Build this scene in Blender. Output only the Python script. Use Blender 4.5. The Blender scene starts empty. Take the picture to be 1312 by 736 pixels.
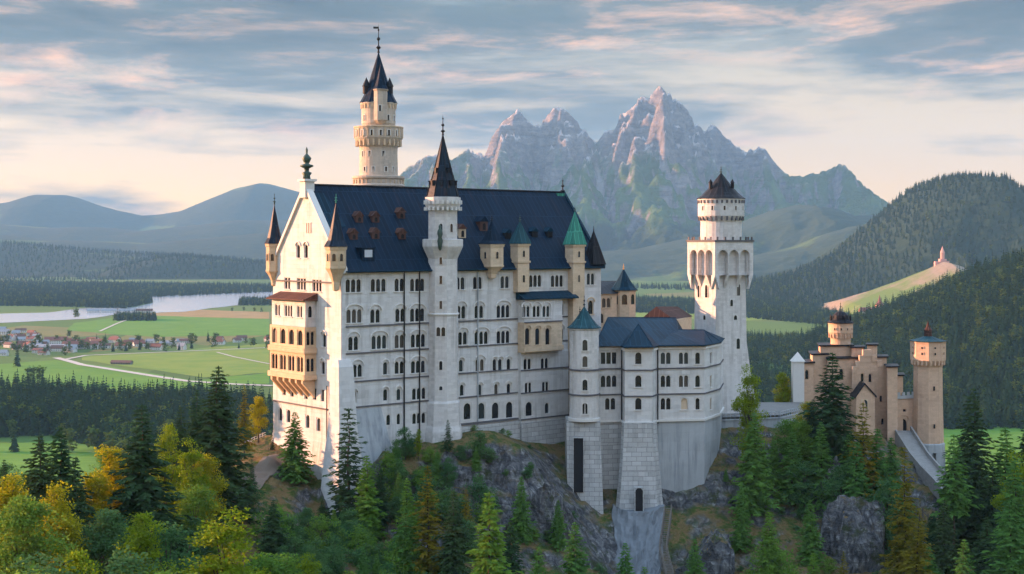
import bpy, math, random
import numpy as np
from mathutils import Vector

scene = bpy.context.scene
R = math.radians
F, HZ, CX = 1800.0, 308.0, 656.0      # focal length and horizon of the photograph, in its own pixels

# ------------------------------------------------------------------ camera, sky, sun, exposure
cd = bpy.data.cameras.new('camera'); cam = bpy.data.objects.new('camera', cd)
scene.collection.objects.link(cam); scene.camera = cam
cam.location = (0, 0, 0); cam.rotation_euler = (R(90), 0, 0)
cd.sensor_width = 36; cd.lens = 36 * F / 1312; cd.shift_y = -(368 - HZ) / 1312
cd.clip_start = 1; cd.clip_end = 90000

SUN_EL, SUN_AZ = 11.0, 164.0           # azimuth measured from +x towards +y: the low evening sun stands to the left
sdir = Vector((math.cos(R(SUN_AZ)) * math.cos(R(SUN_EL)), math.sin(R(SUN_AZ)) * math.cos(R(SUN_EL)), math.sin(R(SUN_EL))))
sl = bpy.data.lights.new('sun', 'SUN'); so = bpy.data.objects.new('sun', sl); scene.collection.objects.link(so)
sl.energy = 3.7; sl.angle = R(0.6); sl.color = (1.0, 0.47, 0.25)
so.rotation_euler = sdir.to_track_quat('Z', 'Y').to_euler()

scene.view_settings.view_transform = 'Standard'; scene.view_settings.look = 'None'
scene.view_settings.exposure = 2.25; scene.view_settings.gamma = 1.0
scene.view_settings.use_curve_mapping = False
cy = scene.cycles
cy.use_denoising = True; cy.max_bounces = 5; cy.diffuse_bounces = 2; cy.glossy_bounces = 2
cy.transmission_bounces = 3; cy.transparent_max_bounces = 6; cy.volume_bounces = 0
cy.use_adaptive_sampling = True; cy.adaptive_threshold = 0.02
cy.caustics_reflective = False; cy.caustics_refractive = False

# ------------------------------------------------------------------ node helpers
class NT:
    def __init__(s, tree): s.t = tree; s.n = tree.nodes; s.l = tree.links
    def add(s, typ, ins=None, **kw):
        nd = s.n.new(typ)
        for k, v in kw.items(): setattr(nd, k, v)
        for k, v in (ins or {}).items():
            sock = nd.inputs[k]
            if isinstance(v, bpy.types.NodeSocket): s.l.new(v, sock)
            else: sock.default_value = v
        return nd
    def math(s, op, a, b=0.0, clamp=False):
        return s.add('ShaderNodeMath', {0: a, 1: b}, operation=op, use_clamp=clamp).outputs[0]
    def mix(s, f, a, b, blend='MIX'):
        nd = s.n.new('ShaderNodeMix'); nd.data_type = 'RGBA'; nd.blend_type = blend
        for i, v in ((0, f), (6, a), (7, b)):
            if isinstance(v, bpy.types.NodeSocket): s.l.new(v, nd.inputs[i])
            else: nd.inputs[i].default_value = (*v, 1) if i and len(v) == 3 else v
        return nd.outputs[2]
    def ramp(s, f, stops, interp='LINEAR'):
        nd = s.n.new('ShaderNodeValToRGB'); nd.color_ramp.interpolation = interp
        e = nd.color_ramp.elements
        while len(e) < len(stops): e.new(0.5)
        for el, (p, c) in zip(e, stops):
            el.position = p
            el.color = (c, c, c, 1) if not hasattr(c, '__len__') else (*c, 1)
        s.l.new(f, nd.inputs[0]); return nd.outputs[0]
    def noise(s, vec, scale, detail=4, rough=0.55, dist=0.0):
        nd = s.add('ShaderNodeTexNoise', {'Scale': scale, 'Detail': detail, 'Roughness': rough, 'Distortion': dist})
        if vec is not None: s.l.new(vec, nd.inputs['Vector'])
        return nd.outputs['Fac']
    def maprange(s, v, a, b, c=0.0, d=1.0):
        return s.add('ShaderNodeMapRange', {0: v, 1: a, 2: b, 3: c, 4: d}).outputs[0]
    def scale(s, vec, sc):
        nd = s.add('ShaderNodeMapping', {'Vector': vec}); nd.inputs['Scale'].default_value = sc
        return nd.outputs[0]

# ------------------------------------------------------------------ sky
w = bpy.data.worlds.new('World'); scene.world = w; w.use_nodes = True
w.node_tree.nodes.clear(); N = NT(w.node_tree)
sky = N.add('ShaderNodeTexSky', sky_type='NISHITA'); sky.sun_disc = False
sky.sun_elevation = R(SUN_EL); sky.sun_rotation = math.atan2(sdir.x, sdir.y)
sky.altitude = 900; sky.air_density = 1.0; sky.dust_density = 1.2; sky.ozone_density = 1.4
tc = N.add('ShaderNodeTexCoord').outputs['Generated']
sx = N.add('ShaderNodeSeparateXYZ', {0: tc})
el = sx.outputs['Z']
# thin evening overcast: a warm pale veil near the horizon under streaky cloud sheets
veil = N.ramp(el, [(0.0, (3.3, 1.85, 0.68)), (0.05, (2.55, 1.55, 0.78)), (0.10, (1.9, 1.32, 0.80)), (0.14, (1.25, 1.1, 0.85)), (0.18, (0.75, 0.9, 0.9)), (0.25, (2.6, 3.2, 4.0)), (1.0, (2.5, 3.4, 4.7))])  # upper stops: brighter blue added above the view to fill shaded walls
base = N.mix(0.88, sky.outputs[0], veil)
glow = N.math('MULTIPLY', N.maprange(sx.outputs['X'], 0.20, -0.55, 0, 1), N.maprange(el, 0.13, 0.0, 0, 1))
base = N.mix(glow, base, (1.1, 0.42, 0.0), 'ADD')
v1 = N.scale(tc, (1.7, 1.7, 11.0))
n1 = N.noise(v1, 1.7, 10, 0.56, 0.35)
v2 = N.scale(tc, (3.5, 3.5, 34.0))
n2 = N.noise(v2, 2.0, 8, 0.6, 0.4)
up = N.maprange(el, 0.04, 0.15, -0.13, 0.15)
cm = N.math('ADD', N.math('ADD', N.math('MULTIPLY', n1, 0.75), N.math('MULTIPLY', n2, 0.25)), up)
mask = N.ramp(cm, [(0.44, 0.0), (0.56, 0.95)])
n3 = N.noise(N.scale(tc, (3.0, 3.0, 17.0)), 2.4, 8, 0.62, 0.4)
ccol = N.ramp(n3, [(0.40, (0.36, 0.54, 0.64)), (0.50, (0.56, 0.68, 0.74)), (0.57, (1.45, 1.12, 0.95)), (0.65, (2.6, 1.6, 1.1))])
dens = N.ramp(cm, [(0.52, (1.1, 1.04, 1.0)), (0.74, (0.50, 0.56, 0.62))])
ccol = N.mix(1.0, ccol, dens, 'MULTIPLY')
mask = N.math('MULTIPLY', mask, N.maprange(el, 0.19, 0.32, 1.0, 0.12))  # clouds thinned above the view so the added overhead fill stays bright
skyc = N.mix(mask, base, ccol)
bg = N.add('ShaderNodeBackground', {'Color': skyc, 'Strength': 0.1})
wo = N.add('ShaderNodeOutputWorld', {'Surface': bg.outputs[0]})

# ------------------------------------------------------------------ materials
def new_mat(name):
    m = bpy.data.materials.new(name); m.use_nodes = True
    m.node_tree.nodes.clear(); return m, NT(m.node_tree)
def finish(T, col, rough=0.8, bump=None, bstr=0.3, bdist=0.1, metal=0.0, spec=0.4):
    p = T.add('ShaderNodeBsdfPrincipled', {'Roughness': rough, 'Metallic': metal, 'Specular IOR Level': spec})
    if isinstance(col, bpy.types.NodeSocket): T.l.new(col, p.inputs['Base Color'])
    else: p.inputs['Base Color'].default_value = (*col, 1)
    if bump is not None:
        b = T.add('ShaderNodeBump', {'Height': bump, 'Strength': bstr, 'Distance': bdist})
        T.l.new(b.outputs[0], p.inputs['Normal'])
    T.add('ShaderNodeOutputMaterial', {0: p.outputs[0]})
    return p
def stone(name, col, block=(1.3, 0.55), joint=0.35, var=0.12, dirt=0.5, dirtcol=(0.20, 0.19, 0.17), jointw=0.012, relief=0.12):
    m, T = new_mat(name)
    uv = T.add('ShaderNodeUVMap').outputs[0]
    ob = T.add('ShaderNodeNewGeometry').outputs['Position']
    br = T.add('ShaderNodeTexBrick', {'Vector': uv, 'Scale': 1.0, 'Mortar Size': jointw, 'Mortar Smooth': 0.3, 'Bias': 0.0,
               'Brick Width': block[0], 'Row Height': block[1], 'Color1': (0, 0, 0, 1), 'Color2': (1, 1, 1, 1), 'Mortar': (0.5, 0.5, 0.5, 1)})
    a = tuple(c * (1 - var) for c in col); b = tuple(min(0.86, c * (1 + var)) for c in col)
    c = T.mix(br.outputs['Color'], a, b)
    n = T.noise(ob, 0.22, 6, 0.65)
    c = T.mix(T.maprange(n, 0.35, 0.7, 0.0, 0.8), c, tuple(min(0.85, x * 1.18) for x in col))
    # rain streaks: long in z, narrow across
    st = T.noise(T.scale(ob, (0.9, 0.9, 0.06)), 1.0, 5, 0.6, 0.2)
    pt = T.noise(ob, 0.07, 4, 0.6)
    sm = T.math('MULTIPLY', T.maprange(st, 0.48, 0.72, 0, 1), T.maprange(pt, 0.40, 0.68, 0.1, 1))
    c = T.mix(T.math('MULTIPLY', sm, dirt, True), c, dirtcol)
    c = T.mix(T.math('MULTIPLY', br.outputs['Fac'], joint), c, tuple(x * 0.42 for x in col))
    h = T.math('ADD', T.math('MULTIPLY', br.outputs['Fac'], -1.0), T.math('MULTIPLY', T.noise(ob, 2.5, 6, 0.7), 0.9))
    finish(T, c, 0.85, h, 0.5, relief, spec=0.25)
    return m
def roofmat(name, col, seam=1.3, rust=0.15, rough=0.42, horiz=6.5):
    m, T = new_mat(name)
    uv = T.add('ShaderNodeUVMap').outputs[0]; ob = T.add('ShaderNodeNewGeometry').outputs['Position']
    br = T.add('ShaderNodeTexBrick', {'Vector': uv, 'Scale': 1.0, 'Mortar Size': 0.07, 'Mortar Smooth': 0.2, 'Brick Width': seam, 'Row Height': horiz,
               'Color1': (0.1, 0.1, 0.1, 1), 'Color2': (1, 1, 1, 1), 'Mortar': (0.5, 0.5, 0.5, 1)}, offset=0.5)
    c = T.mix(br.outputs['Color'], tuple(x * 0.78 for x in col), tuple(x * 1.25 for x in col))
    st = T.noise(T.scale(uv, (0.45, 0.05, 0.1)), 1.0, 6, 0.6)
    c = T.mix(T.maprange(st, 0.54, 0.8, 0, 0.6), c, tuple(x * 1.7 + 0.002 for x in col))
    rs = T.noise(T.scale(uv, (0.7, 0.07, 0.1)), 1.0, 5, 0.6, 0.3)
    c = T.mix(T.math('MULTIPLY', br.outputs['Fac'], 0.55), c, tuple(x * 3.2 + 0.004 for x in col))
    c = T.mix(T.math('MULTIPLY', T.maprange(rs, 0.56, 0.74, 0, 1), rust), c, (0.16, 0.07, 0.035))
    big = T.noise(ob, 0.12, 4)
    c = T.mix(T.maprange(big, 0.4, 0.65, 0, 0.35), c, tuple(x * 0.6 for x in col))
    h = T.math('ADD', T.math('MULTIPLY', br.outputs['Fac'], -1.0), T.math('MULTIPLY', T.noise(ob, 1.2, 5), 0.8))
    finish(T, c, rough, h, 0.5, 0.1, spec=0.06)
    return m
def plain(name, col, rough=0.7, metal=0.0, var=0.25, nscale=1.0, spec=0.4):
    m, T = new_mat(name)
    ob = T.add('ShaderNodeNewGeometry').outputs['Position']
    n = T.noise(ob, nscale, 5, 0.6)
    c = T.mix(n, tuple(x * (1 - var) for x in col), tuple(x * (1 + var) for x in col))
    finish(T, c, rough, n, 0.2, 0.05, metal, spec)
    return m
M = {}
M['white'] = stone('white_limestone', (0.55, 0.55, 0.54), (2.0, 0.9), 0.30, 0.12, 0.75)
M['white_tower'] = stone('tower_limestone', (0.55, 0.54, 0.525), (1.3, 0.65), 0.40, 0.14, 0.7)
M['tan_tower'] = stone('tan_tower_stone', (0.47, 0.40, 0.33), (1.2, 0.6), 0.4, 0.14, 0.8)
M['ramp'] = stone('grey_ramp_stone', (0.24, 0.235, 0.225), (1.2, 0.6), 0.4, 0.14, 0.8)
M['glass_sky'] = None
M['trim'] = plain('pale_stone_trim', (0.62, 0.61, 0.58), 0.8, var=0.1)
M['course'] = plain('dark_string_course', (0.10, 0.10, 0.11), 0.8)
M['beige'] = stone('beige_sandstone', (0.56, 0.44, 0.31), (1.0, 0.5), 0.3, 0.12, 0.45, (0.3, 0.2, 0.12))
M['ochre'] = stone('ochre_sandstone', (0.54, 0.41, 0.27), (1.0, 0.5), 0.25, 0.12, 0.4, (0.28, 0.17, 0.09))
M['ashlar'] = stone('grey_ashlar', (0.43, 0.435, 0.43), (2.3, 1.05), 0.85, 0.22, 0.8, (0.17, 0.18, 0.18), 0.05, 0.5)
M['concrete'] = stone('grey_render', (0.36, 0.39, 0.41), (7.0, 3.0), 0.2, 0.08, 1.0, (0.16, 0.18, 0.20))
M['damp'] = stone('damp_grey_render', (0.17, 0.19, 0.21), (7.0, 4.0), 0.1, 0.08, 0.9, (0.06, 0.07, 0.08))  # darker grey than the plain render, used on the apron
M['pink'] = stone('pink_sandstone', (0.54, 0.375, 0.262), (1.2, 0.55), 0.3, 0.12, 0.5, (0.25, 0.16, 0.12))
M['slate'] = roofmat('navy_slate', (0.004, 0.0155, 0.033), rough=0.5)
M['slate_blue'] = roofmat('blue_grey_slate', (0.006, 0.028, 0.049), rust=0.03, rough=0.5)
M['slate_black'] = roofmat('black_slate', (0.016, 0.018, 0.022), rust=0.25)
M['spire_roof'] = roofmat('rusty_spire_slate', (0.012, 0.022, 0.036), rust=0.5)
M['copper'] = roofmat('green_copper', (0.045, 0.20, 0.15), rust=0.25, rough=0.6)
M['teal'] = roofmat('dark_teal_copper', (0.018, 0.06, 0.075), rust=0.1, rough=0.5)
M['brown_roof'] = roofmat('brown_roof', (0.075, 0.04, 0.032), rust=0.2, rough=0.7)
M['red_dormer'] = plain('red_copper', (0.085, 0.038, 0.028), 0.6)
M['glass'] = plain('dark_glass', (0.012, 0.014, 0.018), 0.12, spec=0.5)
M['glass_sky'] = plain('sky_reflecting_glass', (0.025, 0.032, 0.04), 0.12, spec=0.6)  # blue-grey base colour paints a sky reflection into some panes
M['curtain'] = plain('curtained_glass', (0.07, 0.062, 0.05), 0.4)
M['dark'] = plain('dark_opening', (0.01, 0.01, 0.012), 0.9)  # near-black sheet paints the inner shadow of doorways, gate arch and dormers
M['iron'] = plain('black_iron', (0.02, 0.022, 0.024), 0.5, 0.6)
M['bronze'] = plain('green_bronze', (0.05, 0.085, 0.07), 0.55, 0.4)
M['gold'] = plain('gilded_metal', (0.55, 0.33, 0.09), 0.4, 0.8)
M['skylight'] = plain('pale_skylight', (0.45, 0.5, 0.55), 0.25)
M['wood'] = plain('weathered_wood', (0.17, 0.15, 0.13), 0.85, nscale=3)
M['paving'] = plain('grey_paving', (0.17, 0.165, 0.155), 0.85, nscale=0.5)
M['bark'] = plain('bark', (0.075, 0.055, 0.04), 0.95, nscale=2)
M['house_wall'] = plain('house_render', (0.62, 0.60, 0.56), 0.85, nscale=0.1)
M['house_pink'] = plain('pink_house_render', (0.62, 0.33, 0.27), 0.85, nscale=0.1)
M['red_tile'] = plain('red_tile', (0.20, 0.075, 0.05), 0.85, nscale=0.15)
M['brown_tile'] = plain('brown_tile', (0.14, 0.07, 0.05), 0.85, nscale=0.15)
M['grey_tile'] = plain('grey_tile', (0.26, 0.27, 0.29), 0.8, nscale=0.15)
M['road'] = plain('pale_road', (0.42, 0.40, 0.36), 0.9, nscale=0.1)

def leafmat(name, c1, c2, c3, trans=0.3):
    m, T = new_mat(name)
    oi = T.add('ShaderNodeObjectInfo'); ob = T.add('ShaderNodeNewGeometry').outputs['Position']
    n = T.noise(ob, 0.45, 4, 0.6)
    c = T.mix(T.maprange(n, 0.35, 0.65), c1, c2)
    c = T.mix(T.math('MULTIPLY', oi.outputs['Random'], 0.65), c, c3)
    n2 = T.noise(ob, 2.6, 3, 0.6)
    c = T.mix(T.maprange(n2, 0.45, 0.7, 0, 0.4), c, tuple(min(1, x * 1.7) for x in c2))
    d = T.add('ShaderNodeBsdfDiffuse', {'Color': c, 'Roughness': 1.0})
    t = T.add('ShaderNodeBsdfTranslucent', {'Color': c})
    mx = T.add('ShaderNodeMixShader', {0: trans, 1: d.outputs[0], 2: t.outputs[0]})
    T.add('ShaderNodeOutputMaterial', {0: mx.outputs[0]})
    return m
M['needle_dark'] = leafmat('dark_needles', (0.025, 0.061, 0.029), (0.046, 0.098, 0.039), (0.071, 0.093, 0.032), 0.2)
M['needle_green'] = leafmat('green_needles', (0.055, 0.147, 0.039), (0.108, 0.244, 0.051), (0.138, 0.255, 0.047), 0.3)
M['needle_bright'] = leafmat('bright_needles', (0.086, 0.201, 0.029), (0.144, 0.287, 0.04), (0.172, 0.287, 0.043), 0.35)
M['needle_gold'] = leafmat('golden_needles', (0.085, 0.105, 0.016), (0.30, 0.225, 0.022), (0.13, 0.15, 0.02), 0.4)
M['leaf_green'] = leafmat('green_leaves', (0.061, 0.166, 0.034), (0.151, 0.293, 0.042), (0.189, 0.284, 0.046), 0.4)
M['leaf_lime'] = leafmat('lime_leaves', (0.11, 0.198, 0.015), (0.242, 0.33, 0.02), (0.242, 0.297, 0.022), 0.45)
M['leaf_gold'] = leafmat('golden_leaves', (0.24, 0.235, 0.016), (0.46, 0.41, 0.02), (0.26, 0.30, 0.02), 0.45)
M['leaf_shade'] = leafmat('dark_green_leaves', (0.038, 0.119, 0.052), (0.085, 0.19, 0.062), (0.106, 0.179, 0.057), 0.25)  # darker, bluer green than the other leaves
M['forest'] = leafmat('forest_needles', (0.012, 0.034, 0.020), (0.028, 0.062, 0.026), (0.030, 0.066, 0.026), 0.15)
M['forest_leaf'] = leafmat('forest_leaves', (0.045, 0.095, 0.022), (0.09, 0.145, 0.028), (0.11, 0.145, 0.03), 0.2)

# ------------------------------------------------------------------ mesh helpers
ORG = {}
def P(px, py, d): return ((px - CX) / F * d, d, (HZ - py) / F * d)
def W(px, d): return ((px - CX) / F * d, d)
def ZZ(py, d): return (HZ - py) / F * d

class MB:
    def __init__(s): s.v = []; s.f = []
    def face(s, pts):
        b = len(s.v); s.v.extend([tuple(p) for p in pts]); s.f.append(tuple(range(b, b + len(pts))))
    def mesh(s, verts, faces):
        b = len(s.v); s.v.extend([tuple(p) for p in verts]); s.f.extend([tuple(b + i for i in f) for f in faces])
    def obox(s, o, a, b, c):
        """box from corner o spanned by the three vectors a, b, c"""
        o, a, b, c = Vector(o), Vector(a), Vector(b), Vector(c)
        if a.cross(b).dot(c) < 0: a, b = b, a
        p = [o, o + a, o + a + b, o + b]; q = [x + c for x in p]
        s.mesh(p + q, [(3, 2, 1, 0), (4, 5, 6, 7), (0, 1, 5, 4), (1, 2, 6, 5), (2, 3, 7, 6), (3, 0, 4, 7)])
    def box(s, x0, x1, y0, y1, z0, z1): s.obox((x0, y0, z0), (x1 - x0, 0, 0), (0, y1 - y0, 0), (0, 0, z1 - z0))
    def prism(s, bot, top, z0, z1, capb=True, capt=True):
        """bot and top: matching lists of (x, y), counter-clockwise"""
        n = len(bot)
        vs = [(x, y, z0) for x, y in bot] + [(x, y, z1) for x, y in top]
        fs = [(i, (i + 1) % n, n + (i + 1) % n, n + i) for i in range(n)]
        if capb: fs.append(tuple(range(n - 1, -1, -1)))
        if capt: fs.append(tuple(range(n, 2 * n)))
        s.mesh(vs, fs)
    def lathe(s, c, prof, n=24, rot=0.0):
        vs = []; fs = []; rings = []
        for r, z in prof:
            if r < 1e-4: rings.append([len(vs)]); vs.append((c[0], c[1], z))
            else:
                rings.append(list(range(len(vs), len(vs) + n)))
                for i in range(n):
                    a = rot + 2 * math.pi * i / n
                    vs.append((c[0] + r * math.cos(a), c[1] + r * math.sin(a), z))
        for A, B in zip(rings, rings[1:]):
            for i in range(n):
                j = (i + 1) % n
                if len(A) == 1 and len(B) == 1: continue
                if len(A) == 1: fs.append((A[0], B[j], B[i]))
                elif len(B) == 1: fs.append((A[i], A[j], B[0]))
                else: fs.append((A[i], A[j], B[j], B[i]))
        if len(rings[0]) > 1: fs.append(tuple(reversed(rings[0])))
        if len(rings[-1]) > 1: fs.append(tuple(rings[-1]))
        s.mesh(vs, fs)
    def ring(s, c, r, z0, z1, n, wdt, dep, rot=0.0):
        for i in range(n):
            a = rot + 2 * math.pi * i / n; ca, sa = math.cos(a), math.sin(a)
            o = Vector((c[0] + ca * r + sa * wdt / 2, c[1] + sa * r - ca * wdt / 2, z0))
            s.obox(o, (-sa * wdt, ca * wdt, 0), (ca * dep, sa * dep, 0), (0, 0, z1 - z0))
    def tube(s, pts, rad, n=6):
        rads = rad if hasattr(rad, '__len__') else [rad] * len(pts)
        pts = [Vector(p) for p in pts]; vs = []; fs = []
        for i, p in enumerate(pts):
            t = (pts[min(i + 1, len(pts) - 1)] - pts[max(i - 1, 0)]).normalized()
            a = t.cross(Vector((0, 0, 1)) if abs(t.z) < 0.9 else Vector((1, 0, 0))).normalized(); b = t.cross(a)
            for k in range(n):
                q = 2 * math.pi * k / n; vs.append(p + (a * math.cos(q) + b * math.sin(q)) * rads[i])
        for i in range(len(pts) - 1):
            for k in range(n):
                fs.append((i * n + k, i * n + (k + 1) % n, (i + 1) * n + (k + 1) % n, (i + 1) * n + k))
        fs.append(tuple(range(n))); fs.append(tuple(reversed(range((len(pts) - 1) * n, len(pts) * n))))
        s.mesh(vs, fs)
    def build(s, name, mat, parent=None, loc=None, smooth=False):
        org = Vector(loc) if loc is not None else (ORG[parent.name] if parent is not None else Vector((0, 0, 0)))
        me = bpy.data.meshes.new(name)
        V = np.array(s.v, dtype=np.float64).reshape(-1, 3)
        me.from_pydata((V - np.array(org)).tolist(), [], s.f)
        me.materials.append(mat if not isinstance(mat, str) else M[mat])
        uvl = me.uv_layers.new(name='UVMap'); uv = np.zeros((len(me.loops), 2)); li = 0
        for f in s.f:
            p = V[list(f)]; nrm = np.cross(p[1] - p[0], p[2] - p[0])
            if len(f) > 3: nrm = nrm + np.cross(p[2] - p[0], p[3] - p[0])
            ln = np.linalg.norm(nrm); nrm = nrm / ln if ln > 1e-9 else np.array((0, 0, 1.0))
            h = math.hypot(nrm[0], nrm[1])
            if h > 0.05: t = np.array((-nrm[1] / h, nrm[0] / h, 0)); b = np.cross(nrm, t)
            else: t = np.array((1.0, 0, 0)); b = np.array((0, 1.0, 0))
            uv[li:li + len(f), 0] = p @ t; uv[li:li + len(f), 1] = p @ b; li += len(f)
        uvl.data.foreach_set('uv', uv.ravel().astype(np.float32))
        if smooth: me.polygons.foreach_set('use_smooth', [True] * len(me.polygons))
        o = bpy.data.objects.new(name, me); scene.collection.objects.link(o)
        if parent is not None: o.parent = parent
        else: o.location = org
        ORG[o.name] = org
        return o

def tag(o, label, cat, group=None):
    o['label'] = label; o['category'] = cat
    if group: o['group'] = group
    return o
def thing(name, label, cat, loc, group=None):
    o = bpy.data.objects.new(name, None); scene.collection.objects.link(o)
    o.location = loc; o.empty_display_size = 1; ORG[o.name] = Vector(loc)
    return tag(o, label, cat, group)
def structure(o, kind='structure'): o['kind'] = kind; return o

# ------------------------------------------------------------------ noise
def _hash(ix, iy, seed):
    h = (ix.astype(np.int64) * 374761393 + iy.astype(np.int64) * 668265263 + seed * 1442695041) & 0xFFFFFFFF
    h = ((h ^ (h >> 13)) * 1274126177) & 0xFFFFFFFF
    return ((h ^ (h >> 16)) & 0xFFFFFF) / float(0x1000000)
def vnoise(x, y, seed=0):
    """gradient noise in -1..1"""
    ix = np.floor(x); iy = np.floor(y); fx = x - ix; fy = y - iy
    u = fx * fx * fx * (fx * (fx * 6 - 15) + 10); v = fy * fy * fy * (fy * (fy * 6 - 15) + 10)
    def g(dx, dy):
        a = _hash(ix + dx, iy + dy, seed) * 2 * math.pi
        return np.cos(a) * (fx - dx) + np.sin(a) * (fy - dy)
    return 1.5 * ((g(0, 0) * (1 - u) + g(1, 0) * u) * (1 - v) + (g(0, 1) * (1 - u) + g(1, 1) * u) * v)
def fbm(x, y, oct=5, seed=0, gain=0.5):
    s = 0; a = 1.0; t = 0
    for i in range(oct): s = s + a * vnoise(x, y, seed + i * 17); t += a; a *= gain; x = x * 2.03 + 7.1; y = y * 2.03 - 3.7
    return s / t
def ridged(x, y, oct=5, seed=0, gain=0.5):
    s = 0; a = 1.0; t = 0
    for i in range(oct): s = s + a * (1 - np.abs(vnoise(x, y, seed + i * 17)) * 1.6); t += a; a *= gain; x = x * 2.07 + 3.3; y = y * 2.07 + 9.2
    return s / t
def grid_mesh(name, X, Y, Z, mat, smooth=True):
    ny, nx = X.shape
    me = bpy.data.meshes.new(name)
    co = np.stack([X, Y, Z], -1).reshape(-1, 3).astype(np.float32)
    i = np.arange(ny * nx).reshape(ny, nx)
    q = np.stack([i[:-1, :-1], i[:-1, 1:], i[1:, 1:], i[1:, :-1]], -1).reshape(-1, 4)
    me.vertices.add(len(co)); me.vertices.foreach_set('co', co.ravel())
    me.loops.add(q.size); me.loops.foreach_set('vertex_index', q.ravel().astype(np.int32))
    me.polygons.add(len(q)); me.polygons.foreach_set('loop_start', np.arange(0, q.size, 4, dtype=np.int32))
    me.polygons.foreach_set('loop_total', np.full(len(q), 4, dtype=np.int32))
    me.update(calc_edges=True)
    if smooth: me.polygons.foreach_set('use_smooth', [True] * len(q))
    me.materials.append(M[mat] if isinstance(mat, str) else mat)
    o = bpy.data.objects.new(name, me); scene.collection.objects.link(o)
    return o
def cards_mesh(name, base, tip, side, mats, midf=0.55):
    """one leaf-shaped quad per row: base and tip points, half-width vector at midf"""
    mid = base + (tip - base) * midf
    co = np.stack([base, mid + side, tip, mid - side], 1).reshape(-1, 3).astype(np.float32)
    n = len(base); me = bpy.data.meshes.new(name)
    me.vertices.add(4 * n); me.vertices.foreach_set('co', co.ravel())
    me.loops.add(4 * n); me.loops.foreach_set('vertex_index', np.arange(4 * n, dtype=np.int32))
    me.polygons.add(n); me.polygons.foreach_set('loop_start', np.arange(0, 4 * n, 4, dtype=np.int32))
    me.polygons.foreach_set('loop_total', np.full(n, 4, dtype=np.int32))
    me.update(calc_edges=True)
    me.materials.append(M[mats]); return me

# ------------------------------------------------------------------ land materials
def ground_mix(T):
    return T.add('ShaderNodeNewGeometry')
def crag_mat():
    m, T = new_mat('crag_rock_and_grass')
    g = ground_mix(T); ob = g.outputs['Position']
    nz = T.add('ShaderNodeSeparateXYZ', {0: g.outputs['Normal']}).outputs['Z']
    n = T.noise(ob, 0.16, 6, 0.65)
    steep = T.math('ADD', nz, T.math('MULTIPLY', T.math('SUBTRACT', n, 0.5), 0.7))
    rockn = T.noise(T.scale(ob, (0.5, 0.5, 0.22)), 0.9, 9, 0.68, 1.2)
    cr = T.add('ShaderNodeTexVoronoi', {'Vector': T.add('ShaderNodeVectorMath', {0: T.scale(ob, (0.34, 0.34, 0.12)), 1: T.add('ShaderNodeTexNoise', {'Vector': ob, 'Scale': 0.35, 'Detail': 7.0}).outputs['Color']}, operation='ADD').outputs[0], 'Scale': 0.9}, feature='DISTANCE_TO_EDGE').outputs['Distance']
    crack = T.maprange(cr, 0.0, 0.07, 0.55, 1)
    rock = T.ramp(rockn, [(0.30, (0.028, 0.031, 0.037)), (0.44, (0.12, 0.125, 0.14)), (0.55, (0.24, 0.245, 0.255)), (0.66, (0.52, 0.52, 0.51))])
    rock = T.mix(crack, (0.02, 0.022, 0.026), rock)
    lay = T.noise(T.scale(ob, (0.10, 0.10, 0.75)), 1.0, 6, 0.65, 0.8)
    rock = T.mix(T.maprange(lay, 0.40, 0.60, 0.45, 0), rock, (0.040, 0.043, 0.050))
    ms = T.noise(ob, 0.22, 7, 0.7)
    rock = T.mix(T.maprange(ms, 0.54, 0.62, 0, 0.85), rock, (0.055, 0.075, 0.022))
    ns = T.noise(ob, 0.5, 5, 0.6)
    rock = T.mix(T.maprange(ns, 0.55, 0.72, 0, 0.7), rock, (0.13, 0.095, 0.055))
    gn = T.noise(ob, 0.35, 6, 0.7)
    grass = T.ramp(gn, [(0.32, (0.045, 0.10, 0.018)), (0.45, (0.10, 0.135, 0.028)), (0.54, (0.26, 0.175, 0.075)), (0.72, (0.16, 0.14, 0.04))])
    c = T.mix(T.maprange(steep, 0.70, 0.88), rock, grass)
    h = T.math('ADD', T.math('ADD', T.math('MULTIPLY', rockn, 1.6), T.math('ADD', T.math('MULTIPLY', crack, 0.5), T.math('MULTIPLY', lay, 1.2))), T.math('MULTIPLY', T.noise(ob, 2.2, 8, 0.7), 0.5))
    finish(T, c, 0.9, h, 1.0, 1.3, spec=0.25); return m
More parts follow.
